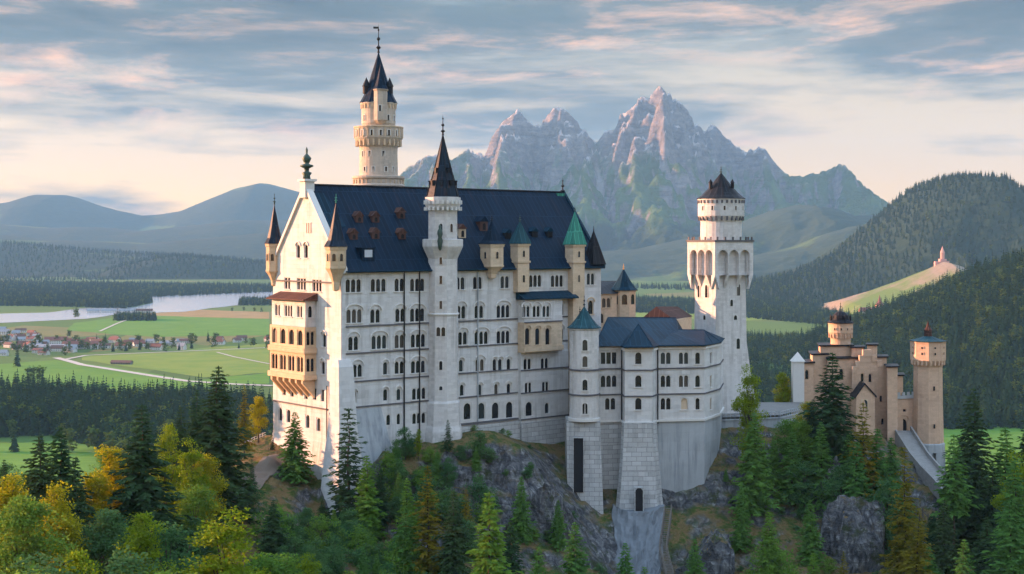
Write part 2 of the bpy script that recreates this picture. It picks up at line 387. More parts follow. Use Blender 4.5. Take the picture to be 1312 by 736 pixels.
def valley_mat():
    m, T = new_mat('valley_fields')
    g = ground_mix(T); ob = T.scale(g.outputs['Position'], (1, 0.55, 1))
    wv = T.add('ShaderNodeVectorMath', {0: ob, 1: T.add('ShaderNodeVectorMath', {0: T.add('ShaderNodeTexNoise', {'Vector': ob, 'Scale': 0.002}).outputs['Color'], 1: (60, 60, 0)}, operation='MULTIPLY').outputs[0]}, operation='ADD').outputs[0]
    vo = T.add('ShaderNodeTexVoronoi', {'Vector': wv, 'Scale': 0.0042, 'Randomness': 0.9})
    vr = T.add('ShaderNodeSeparateColor', {0: vo.outputs['Color']}).outputs[0]
    c = T.ramp(vr, [(0.0, (0.075, 0.145, 0.030)), (0.35, (0.10, 0.165, 0.036)), (0.55, (0.062, 0.125, 0.030)), (0.75, (0.13, 0.17, 0.042)), (0.9, (0.20, 0.17, 0.065)), (1.0, (0.09, 0.15, 0.035))], 'CONSTANT')
    n = T.noise(ob, 0.012, 6, 0.6)
    c = T.mix(T.maprange(n, 0.35, 0.65, 0, 0.45), c, (0.085, 0.14, 0.03))
    st = T.noise(T.scale(ob, (0.004, 0.05, 1)), 1.0, 4, 0.6)
    c = T.mix(T.maprange(st, 0.5, 0.7, 0, 0.35), c, (0.12, 0.17, 0.045))
    n2 = T.noise(ob, 0.25, 3, 0.7)
    c = T.mix(T.maprange(n2, 0.3, 0.7, 0, 0.25), c, (0.05, 0.085, 0.02))
    finish(T, c, 0.95, spec=0.1); return m
def meadow_mat(name, c1, c2):
    m, T = new_mat(name); ob = ground_mix(T).outputs['Position']
    n = T.noise(ob, 0.02, 6, 0.6); s = T.noise(T.scale(ob, (0.01, 0.10, 1)), 1.0, 4, 0.6)
    c = T.mix(T.maprange(n, 0.3, 0.7), c1, c2); c = T.mix(T.maprange(s, 0.5, 0.72, 0, 0.4), c, tuple(x * 1.3 for x in c2))
    finish(T, c, 0.95, spec=0.1); return m
def hill_mat(name, dark, light, patch, pscale, amount=(0.55, 0.68)):
    m, T = new_mat(name); g = ground_mix(T); ob = g.outputs['Position']
    n = T.noise(ob, pscale, 6, 0.6); f = T.noise(ob, pscale * 14, 4, 0.7)
    c = T.mix(T.maprange(f, 0.3, 0.7), dark, light)
    c = T.mix(T.maprange(n, *amount), c, patch)
    finish(T, c, 0.95, f, 0.8, 0.25 / pscale * 0.05, spec=0.1); return m
def mountain_mat():
    m, T = new_mat('mountain_rock'); g = ground_mix(T); ob = g.outputs['Position']
    z = T.add('ShaderNodeSeparateXYZ', {0: ob}).outputs['Z']
    nz = T.add('ShaderNodeSeparateXYZ', {0: g.outputs['Normal']}).outputs['Z']
    n = T.noise(ob, 0.0032, 8, 0.65); nf = T.noise(ob, 0.02, 7, 0.7)
    strat = T.noise(T.scale(ob, (0.0022, 0.0022, 0.015)), 1.0, 7, 0.65, 1.0)
    rock = T.ramp(T.math('ADD', T.math('MULTIPLY', strat, 0.5), T.math('MULTIPLY', nf, 0.5)), [(0.32, (0.085, 0.083, 0.085)), (0.5, (0.22, 0.205, 0.20)), (0.68, (0.40, 0.365, 0.34))])
    scree = T.mix(nf, (0.46, 0.43, 0.41), (0.60, 0.56, 0.53))
    green = T.mix(T.maprange(n, 0.35, 0.65), (0.045, 0.095, 0.024), (0.10, 0.165, 0.036))
    hn = T.math('ADD', z, T.math('MULTIPLY', T.math('SUBTRACT', n, 0.5), 850))
    low = T.maprange(hn, 500, 700, 1, 0)
    fl = T.add('ShaderNodeAttribute', attribute_name='flow').outputs['Fac']
    gully = T.maprange(T.math('ADD', fl, T.math('MULTIPLY', T.math('SUBTRACT', nf, 0.5), 3.0)), 2.2, 3.6)
    flat = T.maprange(T.math('ADD', nz, T.math('MULTIPLY', T.math('SUBTRACT', nf, 0.5), 0.35)), 0.70, 0.84)
    hi = T.mix(flat, rock, scree); hi = T.mix(T.math('MULTIPLY', gully, 0.7), hi, scree)
    lo = T.mix(T.maprange(T.math('ADD', nz, T.math('MULTIPLY', T.math('SUBTRACT', nf, 0.5), 0.3)), 0.34, 0.46), rock, green)
    lo = T.mix(T.math('MULTIPLY', gully, T.maprange(z, 20, 330, 0, 0.85)), lo, scree)
    c = T.mix(low, hi, lo)
    fo = T.mix(nf, (0.014, 0.034, 0.020), (0.030, 0.055, 0.026))
    c = T.mix(T.maprange(T.math('ADD', z, T.math('MULTIPLY', T.math('SUBTRACT', n, 0.5), 500)), 60, 160, 0.9, 0), c, fo)
    h = T.math('ADD', nf, T.math('MULTIPLY', strat, 1.0))
    finish(T, c, 0.95, h, 1.0, 45.0, spec=0.1); return m
M['crag'] = crag_mat(); M['valley'] = valley_mat(); M['mountain'] = mountain_mat()
M['meadow'] = meadow_mat('fresh_meadow', (0.075, 0.185, 0.024), (0.115, 0.225, 0.030))
M['meadow_dry'] = meadow_mat('stubble_field', (0.24, 0.17, 0.070), (0.32, 0.22, 0.09))
M['meadow_light'] = meadow_mat('light_meadow', (0.12, 0.21, 0.032), (0.19, 0.24, 0.045))
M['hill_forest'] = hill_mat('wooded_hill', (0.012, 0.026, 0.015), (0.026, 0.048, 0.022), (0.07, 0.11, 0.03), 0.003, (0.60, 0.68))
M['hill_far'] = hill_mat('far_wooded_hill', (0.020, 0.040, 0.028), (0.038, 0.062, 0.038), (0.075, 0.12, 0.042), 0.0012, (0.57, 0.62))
M['knoll'] = hill_mat('bare_knoll', (0.20, 0.165, 0.115), (0.27, 0.22, 0.16), (0.11, 0.17, 0.04), 0.004, (0.46, 0.56))
M['path'] = plain('dirt_path', (0.17, 0.135, 0.105), 0.95, nscale=0.4)

# ------------------------------------------------------------------ the valley floor: one sheet out to the horizon
VZ = -200.0
mb = MB(); mb.face([(-60000, -3000, VZ), (60000, -3000, VZ), (60000, 80000, VZ), (-60000, 80000, VZ)])
structure(mb.build('ground', 'valley'))
def vp(px, py, dz=0.0):
    d = -VZ * F / (py - HZ); return ((px - CX) / F * d, d, VZ + dz)
def sheet(name, pts, mat, dz):
    mb = MB(); mb.face([vp(px, py, dz) for px, py in pts]); return structure(mb.build(name, mat))
def wob(pts, n=4, amp=0.8, seed=1):
    rr = random.Random(seed); out = []
    for (a, b), (c, d) in zip(pts, pts[1:] + pts[:1]):
        for k in range(n):
            t = k / n; out.append((a + (c - a) * t, b + (d - b) * t + (rr.uniform(-amp, amp) if k else 0)))
    return out
# meadows
sheet('meadow', wob([(-60, 620), (345, 660), (345, 548), (150, 556), (60, 566), (-60, 572)]), 'meadow', 0.3)
sheet('meadow', wob([(-60, 500), (60, 506), (200, 500), (345, 492), (345, 478), (250, 488), (140, 470), (70, 462), (-60, 470)]), 'meadow', 0.3)
sheet('meadow', wob([(105, 462), (180, 472), (260, 484), (345, 478), (345, 440), (200, 452), (105, 456)]), 'meadow_light', 0.25)
sheet('meadow', wob([(85, 424), (200, 432), (345, 430), (345, 408), (240, 405), (165, 405), (95, 414)], amp=0.5), 'meadow', 0.25)
sheet('meadow', wob([(165, 404), (345, 409), (345, 400), (240, 397)], amp=0.3), 'meadow_dry', 0.3)
sheet('meadow', wob([(1180, 640), (1420, 640), (1420, 534), (1290, 534), (1195, 533)]), 'meadow', 0.3)
sheet('meadow', wob([(940, 412), (1120, 406), (1130, 384), (1050, 379), (960, 386), (820, 398), (780, 404)], amp=0.6), 'meadow_light', 0.3)
sheet('meadow', wob([(968, 402), (1060, 400), (1062, 396), (966, 398)], amp=0.3), 'meadow_dry', 0.5)
sheet('meadow', wob([(770, 352), (900, 346), (1060, 338), (1080, 329), (900, 333), (770, 338)], amp=0.5), 'meadow_light', 0.4)
sheet('meadow', wob([(-60, 344), (80, 340), (200, 337), (320, 335), (320, 328), (120, 330), (-60, 335)], amp=0.5), 'meadow_light', 0.4)
# the lake and the river arm
m, T = new_mat('lake_water'); ob = ground_mix(T).outputs['Position']
finish(T, (0.40, 0.42, 0.44), 0.16, T.noise(T.scale(ob, (0.05, 0.02, 1)), 1.0, 4), 0.06, 1.0, spec=0.9); M['lake'] = m  # pale base colour stands in for bright sky mirrored in the water
sheet('lake', wob([(-60, 416), (30, 413), (110, 409), (160, 402), (235, 400), (300, 392), (352, 387), (352, 370), (300, 368), (262, 370), (215, 376), (150, 381), (196, 388), (172, 394), (110, 395), (60, 401), (-60, 403)], 4, 0.4), 'lake', 0.6)
# valley roads
def ribbon(name, pts, wid, mat, dz):
    mb = MB(); q = [Vector(vp(px, py, dz)) for px, py in pts]; L = []; Rr = []
    for i, p in enumerate(q):
        t = (q[min(i + 1, len(q) - 1)] - q[max(i - 1, 0)]); t.z = 0; t.normalize(); nn = Vector((-t.y, t.x, 0)) * wid / 2
        L.append(p + nn); Rr.append(p - nn)
    for i in range(len(q) - 1): mb.face([L[i], Rr[i], Rr[i + 1], L[i + 1]])
    return structure(mb.build(name, mat))
ribbon('road', [(72, 459), (84, 462), (105, 468), (150, 475), (200, 483), (240, 489), (300, 493), (350, 495)], 13, 'road', 0.8)
ribbon('road', [(345, 446), (250, 450), (180, 453), (110, 456), (84, 461)], 9, 'road', 0.8)
ribbon('field_track', [(278, 452), (300, 458), (345, 467)], 5, 'road', 0.9)
ribbon('field_track', [(128, 425), (150, 415), (172, 407)], 6, 'road', 0.9)

# ------------------------------------------------------------------ the castle crag
ctrl = []
def cp(px, py, d): ctrl.append(P(px, py, d))
for a in [(-60, 800, 200), (150, 790, 210), (300, 800, 220), (450, 810, 230), (600, 830, 240), (750, 840, 245), (900, 840, 250), (1050, 840, 250), (1200, 850, 250), (1380, 850, 250),
          (-100, 1050, 150), (250, 1050, 150), (650, 1060, 150), (1000, 1060, 150), (1400, 1060, 150), (300, 1400, 110), (900, 1400, 110), (1500, 1400, 110), (-200, 1400, 110),
          (50, 690, 260), (150, 680, 260), (250, 668, 262), (330, 645, 275), (300, 605, 300), (340, 590, 305), (346, 556, 326), (300, 575, 330), (200, 600, 330), (100, 640, 330), (0, 660, 330),
          (300, 650, 380), (100, 700, 380), (300, 800, 450), (0, 900, 450), (200, 900, 560), (-150, 720, 330),
          (380, 592, 311), (405, 640, 299), (420, 662, 295), (440, 650, 298), (480, 603, 301), (500, 583, 303), (545, 578, 309), (570, 568, 311), (590, 563, 316),
          (625, 552, 317), (600, 575, 308), (650, 572, 311), (680, 590, 311), (720, 622, 320), (625, 552, 330), (500, 570, 318),
          (450, 700, 288), (500, 660, 290), (550, 645, 297), (600, 650, 297), (650, 690, 298), (700, 690, 303), (745, 645, 320), (740, 710, 298), (766, 690, 314), (795, 662, 321), (842, 664, 322), (768, 655, 323), (818, 728, 311), (780, 722, 311), (856, 722, 312), (820, 790, 303), (870, 662, 326),
          (890, 658, 324), (920, 602, 336), (926, 568, 343), (940, 556, 349), (900, 705, 315), (960, 645, 328), (970, 602, 343), (1000, 560, 349), (1020, 592, 343), (1060, 602, 343), (1100, 602, 348),
          (1050, 685, 322), (1100, 725, 315), (1000, 735, 308), (900, 775, 302), (1020, 545, 376), (1080, 548, 389), (1150, 565, 393), (1190, 604, 390), (1215, 640, 353), (1140, 655, 348), (1180, 705, 328), (1250, 690, 350), (1320, 725, 330),
          (950, 529, 366), (1000, 527, 370), (900, 533, 372), (850, 535, 360), (780, 535, 350),
          (1250, 710, 420), (1330, 770, 450), (1200, 820, 520), (1050, 800, 550), (900, 800, 560), (600, 560, 350), (480, 560, 340), (560, 640, 420), (750, 640, 420)]: cp(*a)
for x, y in [(-190, 640), (-60, 690), (60, 690), (230, 640), (-190, 500), (250, 560)]: ctrl.append((x, y, -204))
for x, y in [(-250, 420), (300, 450), (300, 300), (-260, 300)]: ctrl.append((x, y, -120))
ctrl = np.array(ctrl)
def rbf_fit(c):
    d = np.hypot(c[:, None, 0] - c[None, :, 0], c[:, None, 1] - c[None, :, 1])
    n = len(c); A = np.zeros((n + 3, n + 3)); A[:n, :n] = d + np.eye(n) * -0.4
    A[:n, n] = 1; A[:n, n + 1:] = c[:, :2]; A[n:, :n] = A[:n, n:].T
    return np.linalg.solve(A, np.concatenate([c[:, 2], np.zeros(3)]))
rb = rbf_fit(ctrl)
def rbf(x, y):
    s = rb[-3] + rb[-2] * x + rb[-1] * y
    for (a, b, _), k in zip(ctrl, rb[:-3]): s = s + k * np.hypot(x - a, y - b)
    return s
gx = np.concatenate([np.arange(-270, -140, 5.0), np.arange(-140, 190, 0.95), np.arange(190, 330, 5.0)])
gy = np.concatenate([np.arange(95, 240, 3.0), np.arange(240, 362, 0.85), np.arange(362, 420, 2.0), np.arange(420, 720, 6.0)])
CXg, CYg = np.meshgrid(gx, gy)
CZg = rbf(CXg, CYg)
flatz = np.exp(-(((CXg - 27) / 25.0) ** 2 + ((CYg - 316) / 13.0) ** 2)) + np.exp(-(((CXg - 0) / 62.0) ** 2 + ((CYg - 345) / 30.0) ** 2))         # calmer under the walls
gyy, gxx = np.gradient(CZg, gy, gx); slope = np.clip(np.hypot(gyy, gxx) / 1.0, 0.12, 1.0)
rough = ridged(CXg / 21.0 + fbm(CXg / 30, CYg / 30, 3, 5), CYg / 26.0, 6, 3, 0.58) - 0.55
CZg = CZg + slope * (9.5 * rough + 3.2 * (ridged(CXg / 7.5, CYg / 9.0, 4, 9, 0.6) - 0.55)) * (1 - 0.75 * np.clip(flatz * 1.3, 0, 1))
# ledges and clefts: shift the sheet sideways so that steep faces break up
jx = 3.6 * fbm(CXg / 9.0, CZg / 5.0 + CYg / 17.0, 4, 21, 0.6); jy = 4.2 * (ridged(CXg / 12.0, CZg / 9.0, 4, 25, 0.6) - 0.5)
k = np.clip((slope - 0.3) * 1.6, 0, 1) * (1 - 0.7 * np.clip(flatz * 1.3, 0, 1))
o = grid_mesh('castle_hill', CXg + jx * k, CYg + jy * k, CZg, 'crag', True); structure(o)
def hz(x, y):
    """ground height of the crag at a point"""
    if not (gx[0] < x < gx[-1] and gy[0] < y < gy[-1]): return VZ
    i = int(np.searchsorted(gx, x)) - 1; j = int(np.searchsorted(gy, y)) - 1
    tx = (x - gx[i]) / (gx[i + 1] - gx[i]); ty = (y - gy[j]) / (gy[j + 1] - gy[j])
    return float((CZg[j, i] * (1 - tx) + CZg[j, i + 1] * tx) * (1 - ty) + (CZg[j + 1, i] * (1 - tx) + CZg[j + 1, i + 1] * tx) * ty)

# ------------------------------------------------------------------ hills and mountains
def profile(prof, d):
    a = np.array(prof, float); return (a[:, 0] - CX) / F * d, (HZ - a[:, 1]) / F * d
HILLS = {}
def hill(name, d, prof, wf, wb, mat, nx=200, ny=70, amp=0.12, ns=0.0012, seed=1, power=1.4, taper=True):
    """a ridge whose crest runs at distance d, falling wf metres to the front and wb to the back"""
    xs, zs = profile(prof, d)
    x = np.linspace(xs[0], xs[-1], nx); y = np.concatenate([np.linspace(d - wf, d, ny), np.linspace(d, d + wb, ny // 2)[1:]])
    X, Y = np.meshgrid(x, y); Hc = np.interp(X, xs, zs) - VZ
    ed = np.clip(np.minimum((X - xs[0]) / (xs[-1] - xs[0]), 1 - (X - xs[0]) / (xs[-1] - xs[0])) / 0.09, 0, 1); Hc = Hc * (ed * ed * (3 - 2 * ed)) if taper else Hc
    bend = fbm(X * ns * 0.6, Y * 0, 3, seed + 3) * wf * 0.12
    t = np.where(Y < d, (d + bend - Y) / wf, (Y - d - bend) / wb)
    cross = np.clip(1 - np.clip(t, 0, 1) ** power, 0, 1); cross = cross * cross * (3 - 2 * cross)
    Z = VZ - 3 + Hc * cross
    rg = ridged(X * ns + 0.4 * fbm(X * ns, Y * ns, 3, seed), Y * ns * 0.7, 5, seed, 0.5) - 0.6
    Z = Z + Hc * amp * 2.0 * rg * np.clip(cross * 4, 0, 1) * (1 - 0.85 * cross)
    o = grid_mesh(name, X, Y, Z, mat); structure(o); HILLS[name + str(int(d))] = (x, y, Z); return o
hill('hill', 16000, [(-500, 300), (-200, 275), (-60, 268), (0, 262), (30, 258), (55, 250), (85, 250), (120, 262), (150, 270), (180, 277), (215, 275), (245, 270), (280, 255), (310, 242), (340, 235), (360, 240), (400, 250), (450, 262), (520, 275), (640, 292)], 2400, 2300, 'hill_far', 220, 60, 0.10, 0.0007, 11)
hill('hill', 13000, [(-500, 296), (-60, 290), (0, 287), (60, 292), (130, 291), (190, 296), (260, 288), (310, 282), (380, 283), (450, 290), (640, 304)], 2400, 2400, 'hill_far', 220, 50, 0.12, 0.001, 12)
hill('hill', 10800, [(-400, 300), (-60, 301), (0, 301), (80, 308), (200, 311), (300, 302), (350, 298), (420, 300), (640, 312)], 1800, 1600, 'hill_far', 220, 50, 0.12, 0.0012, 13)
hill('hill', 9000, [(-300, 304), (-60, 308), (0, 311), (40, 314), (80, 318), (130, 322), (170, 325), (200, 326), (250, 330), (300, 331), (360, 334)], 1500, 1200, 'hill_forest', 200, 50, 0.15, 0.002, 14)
hill('hill', 7600, [(130, 346), (170, 338), (200, 331), (225, 328), (260, 330), (300, 334), (350, 338), (420, 346)], 500, 700, 'hill_forest', 160, 50, 0.15, 0.003, 15)
# foothills before the rock mountains
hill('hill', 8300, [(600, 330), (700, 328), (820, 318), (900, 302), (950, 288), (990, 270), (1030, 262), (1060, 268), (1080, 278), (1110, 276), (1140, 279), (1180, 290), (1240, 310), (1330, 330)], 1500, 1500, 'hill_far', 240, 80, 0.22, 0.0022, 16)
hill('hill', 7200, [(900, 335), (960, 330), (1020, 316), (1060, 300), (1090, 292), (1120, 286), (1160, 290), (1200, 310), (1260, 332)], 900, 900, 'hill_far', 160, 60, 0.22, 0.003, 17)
# the wooded hill on the right, the slope in front of it and the forested flank nearest on the right
hill('hill', 5000, [(900, 372), (950, 366), (1000, 358), (1050, 344), (1090, 325), (1110, 308), (1130, 291), (1150, 275), (1170, 258), (1190, 243), (1210, 231), (1235, 225), (1260, 228), (1280, 238), (1300, 251), (1330, 268), (1380, 290), (1450, 300), (1600, 330)], 1000, 1400, 'hill_forest', 260, 90, 0.16, 0.004, 18)
hill('hill', 3900, [(1070, 392), (1100, 381), (1130, 370), (1160, 357), (1185, 345), (1207, 334), (1225, 340), (1250, 362), (1290, 385)], 560, 500, 'knoll', 120, 60, 0.06, 0.006, 19, 1.0)
hill('hill', 2150, [(940, 500), (1000, 492), (1060, 474), (1085, 460), (1110, 448), (1150, 428), (1200, 406), (1240, 386), (1280, 366), (1312, 352), (1400, 325), (1500, 300), (1640, 280)], 720, 900, 'hill_forest', 200, 90, 0.10, 0.006, 20, 1.2)

def rock_mountains():
    d0 = 11500.0
    prof = [(430, 275), (470, 255), (500, 236), (520, 216), (545, 199), (560, 198), (580, 204), (600, 190), (612, 196), (622, 194), (632, 172), (645, 155), (655, 148), (664, 139), (672, 150), (682, 158), (690, 160), (700, 148), (712, 138), (722, 139), (735, 152), (748, 162), (757, 176), (765, 183), (775, 168), (788, 165), (795, 143), (808, 140), (818, 125), (832, 122), (845, 110), (855, 118), (868, 128), (880, 140), (890, 155), (902, 164), (915, 158), (925, 172), (940, 182), (955, 195), (968, 187), (980, 190), (990, 205), (1005, 222), (1020, 226), (1040, 222), (1060, 218), (1078, 208), (1090, 218), (1105, 235), (1125, 250), (1145, 265), (1180, 285), (1240, 305), (1330, 312)]
    xs, zs = profile(prof, d0)
    dx = 60.0
    x = np.arange(xs[0] - 400, xs[-1] + 400, dx); y = np.arange(8200, 14400, dx); X, Y = np.meshgrid(x, y); ny, nx = X.shape
    sm = np.interp(x, xs, zs, left=0, right=0) - VZ
    crest = d0 + 500 * fbm(x / 1500.0, x * 0, 3, 4) + 300 * np.sin(x / 900.0)
    E = sm[None, :]
    t = np.where(Y < crest[None, :], (crest[None, :] - Y) / 3250.0, (Y - crest[None, :]) / 2300.0)
    cross = np.clip(1 - t, 0, 1) ** 2.1
    Zt = E * cross
    rs = np.random.RandomState(3)
    H = Zt * 0.12 + 40 * (1 + fbm(X / 700, Y / 700, 5, 8)) + rs.rand(ny, nx) * 6
    U = cross ** 0.55 * (0.35 + E / E.max()) * (1 + 0.5 * fbm(X / 900.0, Y / 900.0, 3, 31))
    U[0, :] = U[-1, :] = 0; U[:, 0] = U[:, -1] = 0
    # stream-power erosion: rivers cut the ridge into spurs and gullies
    off = [(-1, -1), (-1, 0), (-1, 1), (0, -1), (0, 1), (1, -1), (1, 0), (1, 1)]
    idx = np.arange(ny * nx).reshape(ny, nx); n = ny * nx
    for it in range(46):
        Hp = np.pad(H, 1, constant_values=1e9); best = np.zeros((ny, nx)); rec = idx.copy(); dist = np.ones((ny, nx))
        for a, b in off:
            L = math.hypot(a, b) * dx
            s = (H - Hp[1 + a:1 + a + ny, 1 + b:1 + b + nx]) / L
            up = s > best
            best = np.where(up, s, best); rec = np.where(up, idx + a * nx + b, rec); dist = np.where(up, L, dist)
        order = np.argsort(H.ravel()).tolist(); r = rec.ravel().tolist()
        A = [1.0] * n
        for i in reversed(order):
            j = r[i]
            if j != i: A[j] += A[i]
        dt = 1.0
        kf = (0.11 * np.sqrt(np.array(A)) * dx / dist.ravel()).tolist()
        h = (H + U * 52.0).ravel().tolist(); 
        for i in order:
            j = r[i]
            if j != i and h[i] > h[j]: h[i] = (h[i] + kf[i] * h[j]) / (1 + kf[i])
        H = np.array(h).reshape(ny, nx); H[0, :] = 0; H[-1, :] = 0; H[:, 0] = 0; H[:, -1] = 0
    H = H / max(H.max(), 1) * E.max()
    # finer grid
    f = 3
    X2 = np.linspace(x[0], x[-1], (nx - 1) * f + 1); Y2 = np.linspace(y[0], y[-1], (ny - 1) * f + 1)
    def up1(A, axis):
        A = np.moveaxis(A, axis, 0); m = len(A); Pd = np.concatenate([A[:1], A, A[-1:]])
        out = np.empty(((m - 1) * f + 1,) + A.shape[1:])
        for q in range(f):
            t = q / f; a, b, c, d = Pd[:m - 1], Pd[1:m], Pd[2:m + 1], Pd[3:m + 2] if m + 2 <= len(Pd) else None
            d = np.concatenate([Pd[3:], Pd[-1:]])[:m - 1]
            out[q::f][:m - 1] = b + 0.5 * t * (c - a + t * (2 * a - 5 * b + 4 * c - d + t * (3 * (b - c) + d - a)))
        out[-1] = A[-1]; return np.moveaxis(out, 0, axis)
    FL = np.log(np.array(A)).reshape(ny, nx); FL = up1(up1(FL, 0), 1); SLm = up1(up1(np.hypot(*np.gradient(H, dx)), 0), 1)
    H = up1(up1(H, 0), 1); X, Y = np.meshgrid(X2, Y2)
    hr = np.clip(H / H.max(), 0, 1)
    H = H + (ridged(X / 190.0 + 0.7 * fbm(X / 400, Y / 400, 3, 40), Y / 620.0, 5, 41, 0.58) - 0.6) * 230 * hr ** 0.75 + (ridged(X / 95.0 + 0.5 * fbm(X / 200, Y / 200, 2, 48), Y / 190.0, 4, 44, 0.62) - 0.6) * 150 * hr ** 0.8
    # bring the skyline to the crest heights of the range, azimuth by azimuth
    Z = H + VZ - 2
    pxs = X / Y * F + CX
    bins = np.arange(430, 1331, 3.0); sk = np.full(len(bins), 1.0)
    for i, b in enumerate(bins):
        mk = np.abs(pxs - b) < 2.2
        sk[i] = ((Z[mk] / Y[mk]).max() * F) if mk.any() else 1.0
    tgt = HZ - np.interp(bins, [p[0] for p in prof], [p[1] for p in prof])
    ratio = np.clip((tgt + 31) / np.clip(sk + 31, 8, None), 0.25, 4.0)
    Z = VZ - 2 + (Z - VZ + 2) * np.interp(pxs, bins, ratio)
    o = structure(grid_mesh('mountain', X, Y, Z, 'mountain', False))
    at = o.data.attributes.new('flow', 'FLOAT', 'POINT'); at.data.foreach_set('value', FL.astype(np.float32).ravel())
rock_mountains()

# ------------------------------------------------------------------ valley haze: one closed box round everything
mb = MB(); mb.box(-12000, 12000, -1500, 18800, VZ - 2, 1330)
m, T = new_mat('haze_air')
pv = T.add('ShaderNodeVolumePrincipled', {'Color': (0.30, 0.63, 1.0, 1), 'Density': 0.000034, 'Anisotropy': 0.0})
T.add('ShaderNodeOutputMaterial', {'Volume': pv.outputs[0]})
structure(mb.build('haze', m), 'stuff')

# ------------------------------------------------------------------ windows and walls
def hit_wall(px, p0, p1):
    """distance along the wall p0-p1 at which the sight line of pixel column px meets it, and its depth"""
    k = (px - CX) / F; dx, dy = p1[0] - p0[0], p1[1] - p0[1]; L = math.hypot(dx, dy); dx /= L; dy /= L
    s = (k * p0[1] - p0[0]) / (dx - k * dy)
    return s, p0[1] + dy * s
PANES = ['glass', 'glass', 'glass_sky', 'glass', 'glass', 'curtain', 'glass', 'glass_sky', 'glass', 'glass', 'glass']
def make_window(root, o, e, z, n=1, w=0.95, h=2.4, arch=True, hood=False, b0=0.12, bp=0.42, th=0.22, frame='trim', pane='glass', sill=True, name='window'):
    """o: middle of the window on the wall line, e: unit vector along the wall (left to right from outside)"""
    e = Vector((e[0], e[1], 0)); inn = Vector((-e.y, e.x, 0)); cw = w + 0.26; Wt = n * cw + 0.10
    o = Vector((o[0], o[1], z)) - e * (Wt / 2)
    def q(a, b, c): return o + e * a + inn * b + Vector((0, 0, c))
    mb = MB(); zb, zt = -h / 2, h / 2; zs = zt - 0.12 - (w / 2 if arch else 0.0)
    last = 0.0
    for i in range(n):
        l = 0.05 + i * cw + 0.13; r = l + w
        mb.face([q(last, b0, zb), q(l, b0, zb), q(l, b0, zt), q(last, b0, zt)])
        mb.face([q(l, b0, zb), q(l, b0 + th, zb), q(l, b0 + th, zs), q(l, b0, zs)])
        mb.face([q(r, b0 + th, zb), q(r, b0, zb), q(r, b0, zs), q(r, b0 + th, zs)])
        K = 8 if arch else 1
        arc = [((l + r) / 2 - math.cos(math.pi * k / K) * w / 2, zs + (math.sin(math.pi * k / K) * w / 2 if arch else 0)) for k in range(K + 1)]
        for (a0, c0), (a1, c1) in zip(arc, arc[1:]):
            mb.face([q(a0, b0, c0), q(a1, b0, c1), q(a1, b0, zt), q(a0, b0, zt)])
            mb.face([q(a0, b0, c0), q(a0, b0 + th, c0), q(a1, b0 + th, c1), q(a1, b0, c1)])
        last = r
    mb.face([q(last, b0, zb), q(Wt, b0, zb), q(Wt, b0, zt), q(last, b0, zt)])
    if b0 < 0:        # a surround standing proud of a curved wall: close its edges
        for a in (0, Wt): mb.face([q(a, b0, zb), q(a, b0 + th, zb), q(a, b0 + th, zt), q(a, b0, zt)])
        mb.face([q(0, b0, zt), q(Wt, b0, zt), q(Wt, b0 + th, zt), q(0, b0 + th, zt)])
    if sill: mb.obox(q(-0.18, -0.22, zb - 0.2), e * (Wt + 0.36), inn * 0.217, (0, 0, 0.19))
    if hood:
        rx = Wt / 2 + 0.12; rz = min(0.62 * Wt / 2 + 0.35, 1.25); K = 10; z0 = zt - 0.35
        for k in range(K):
            a0, a1 = math.pi * k / K, math.pi * (k + 1) / K
            p = [(Wt / 2 - math.cos(a) * rr, z0 + math.sin(a) * (rz + ex)) for a, rr, ex in ((a0, rx, 0), (a1, rx, 0), (a1, rx + 0.26, 0.26), (a0, rx + 0.26, 0.26))]
            f = [q(a, -0.24, c) for a, c in p]; b = [q(a, -0.003, c) for a, c in p]
            mb.mesh(f + b, [(0, 1, 2, 3), (0, 4, 5, 1), (3, 2, 6, 7)])
    f = mb.build(name, frame, root)
    if pane:
        if pane == 'glass': pane = PANES[len(ORG) * 7919 % len(PANES)]
        pb = MB(); pb.face([q(0, bp, zb), q(Wt, bp, zb), q(Wt, bp, zt), q(0, bp, zt)])
        pb.build('pane', pane, f)  # in doorways a near-black sheet painting the inner shadow, elsewhere glazing
    return f, Wt
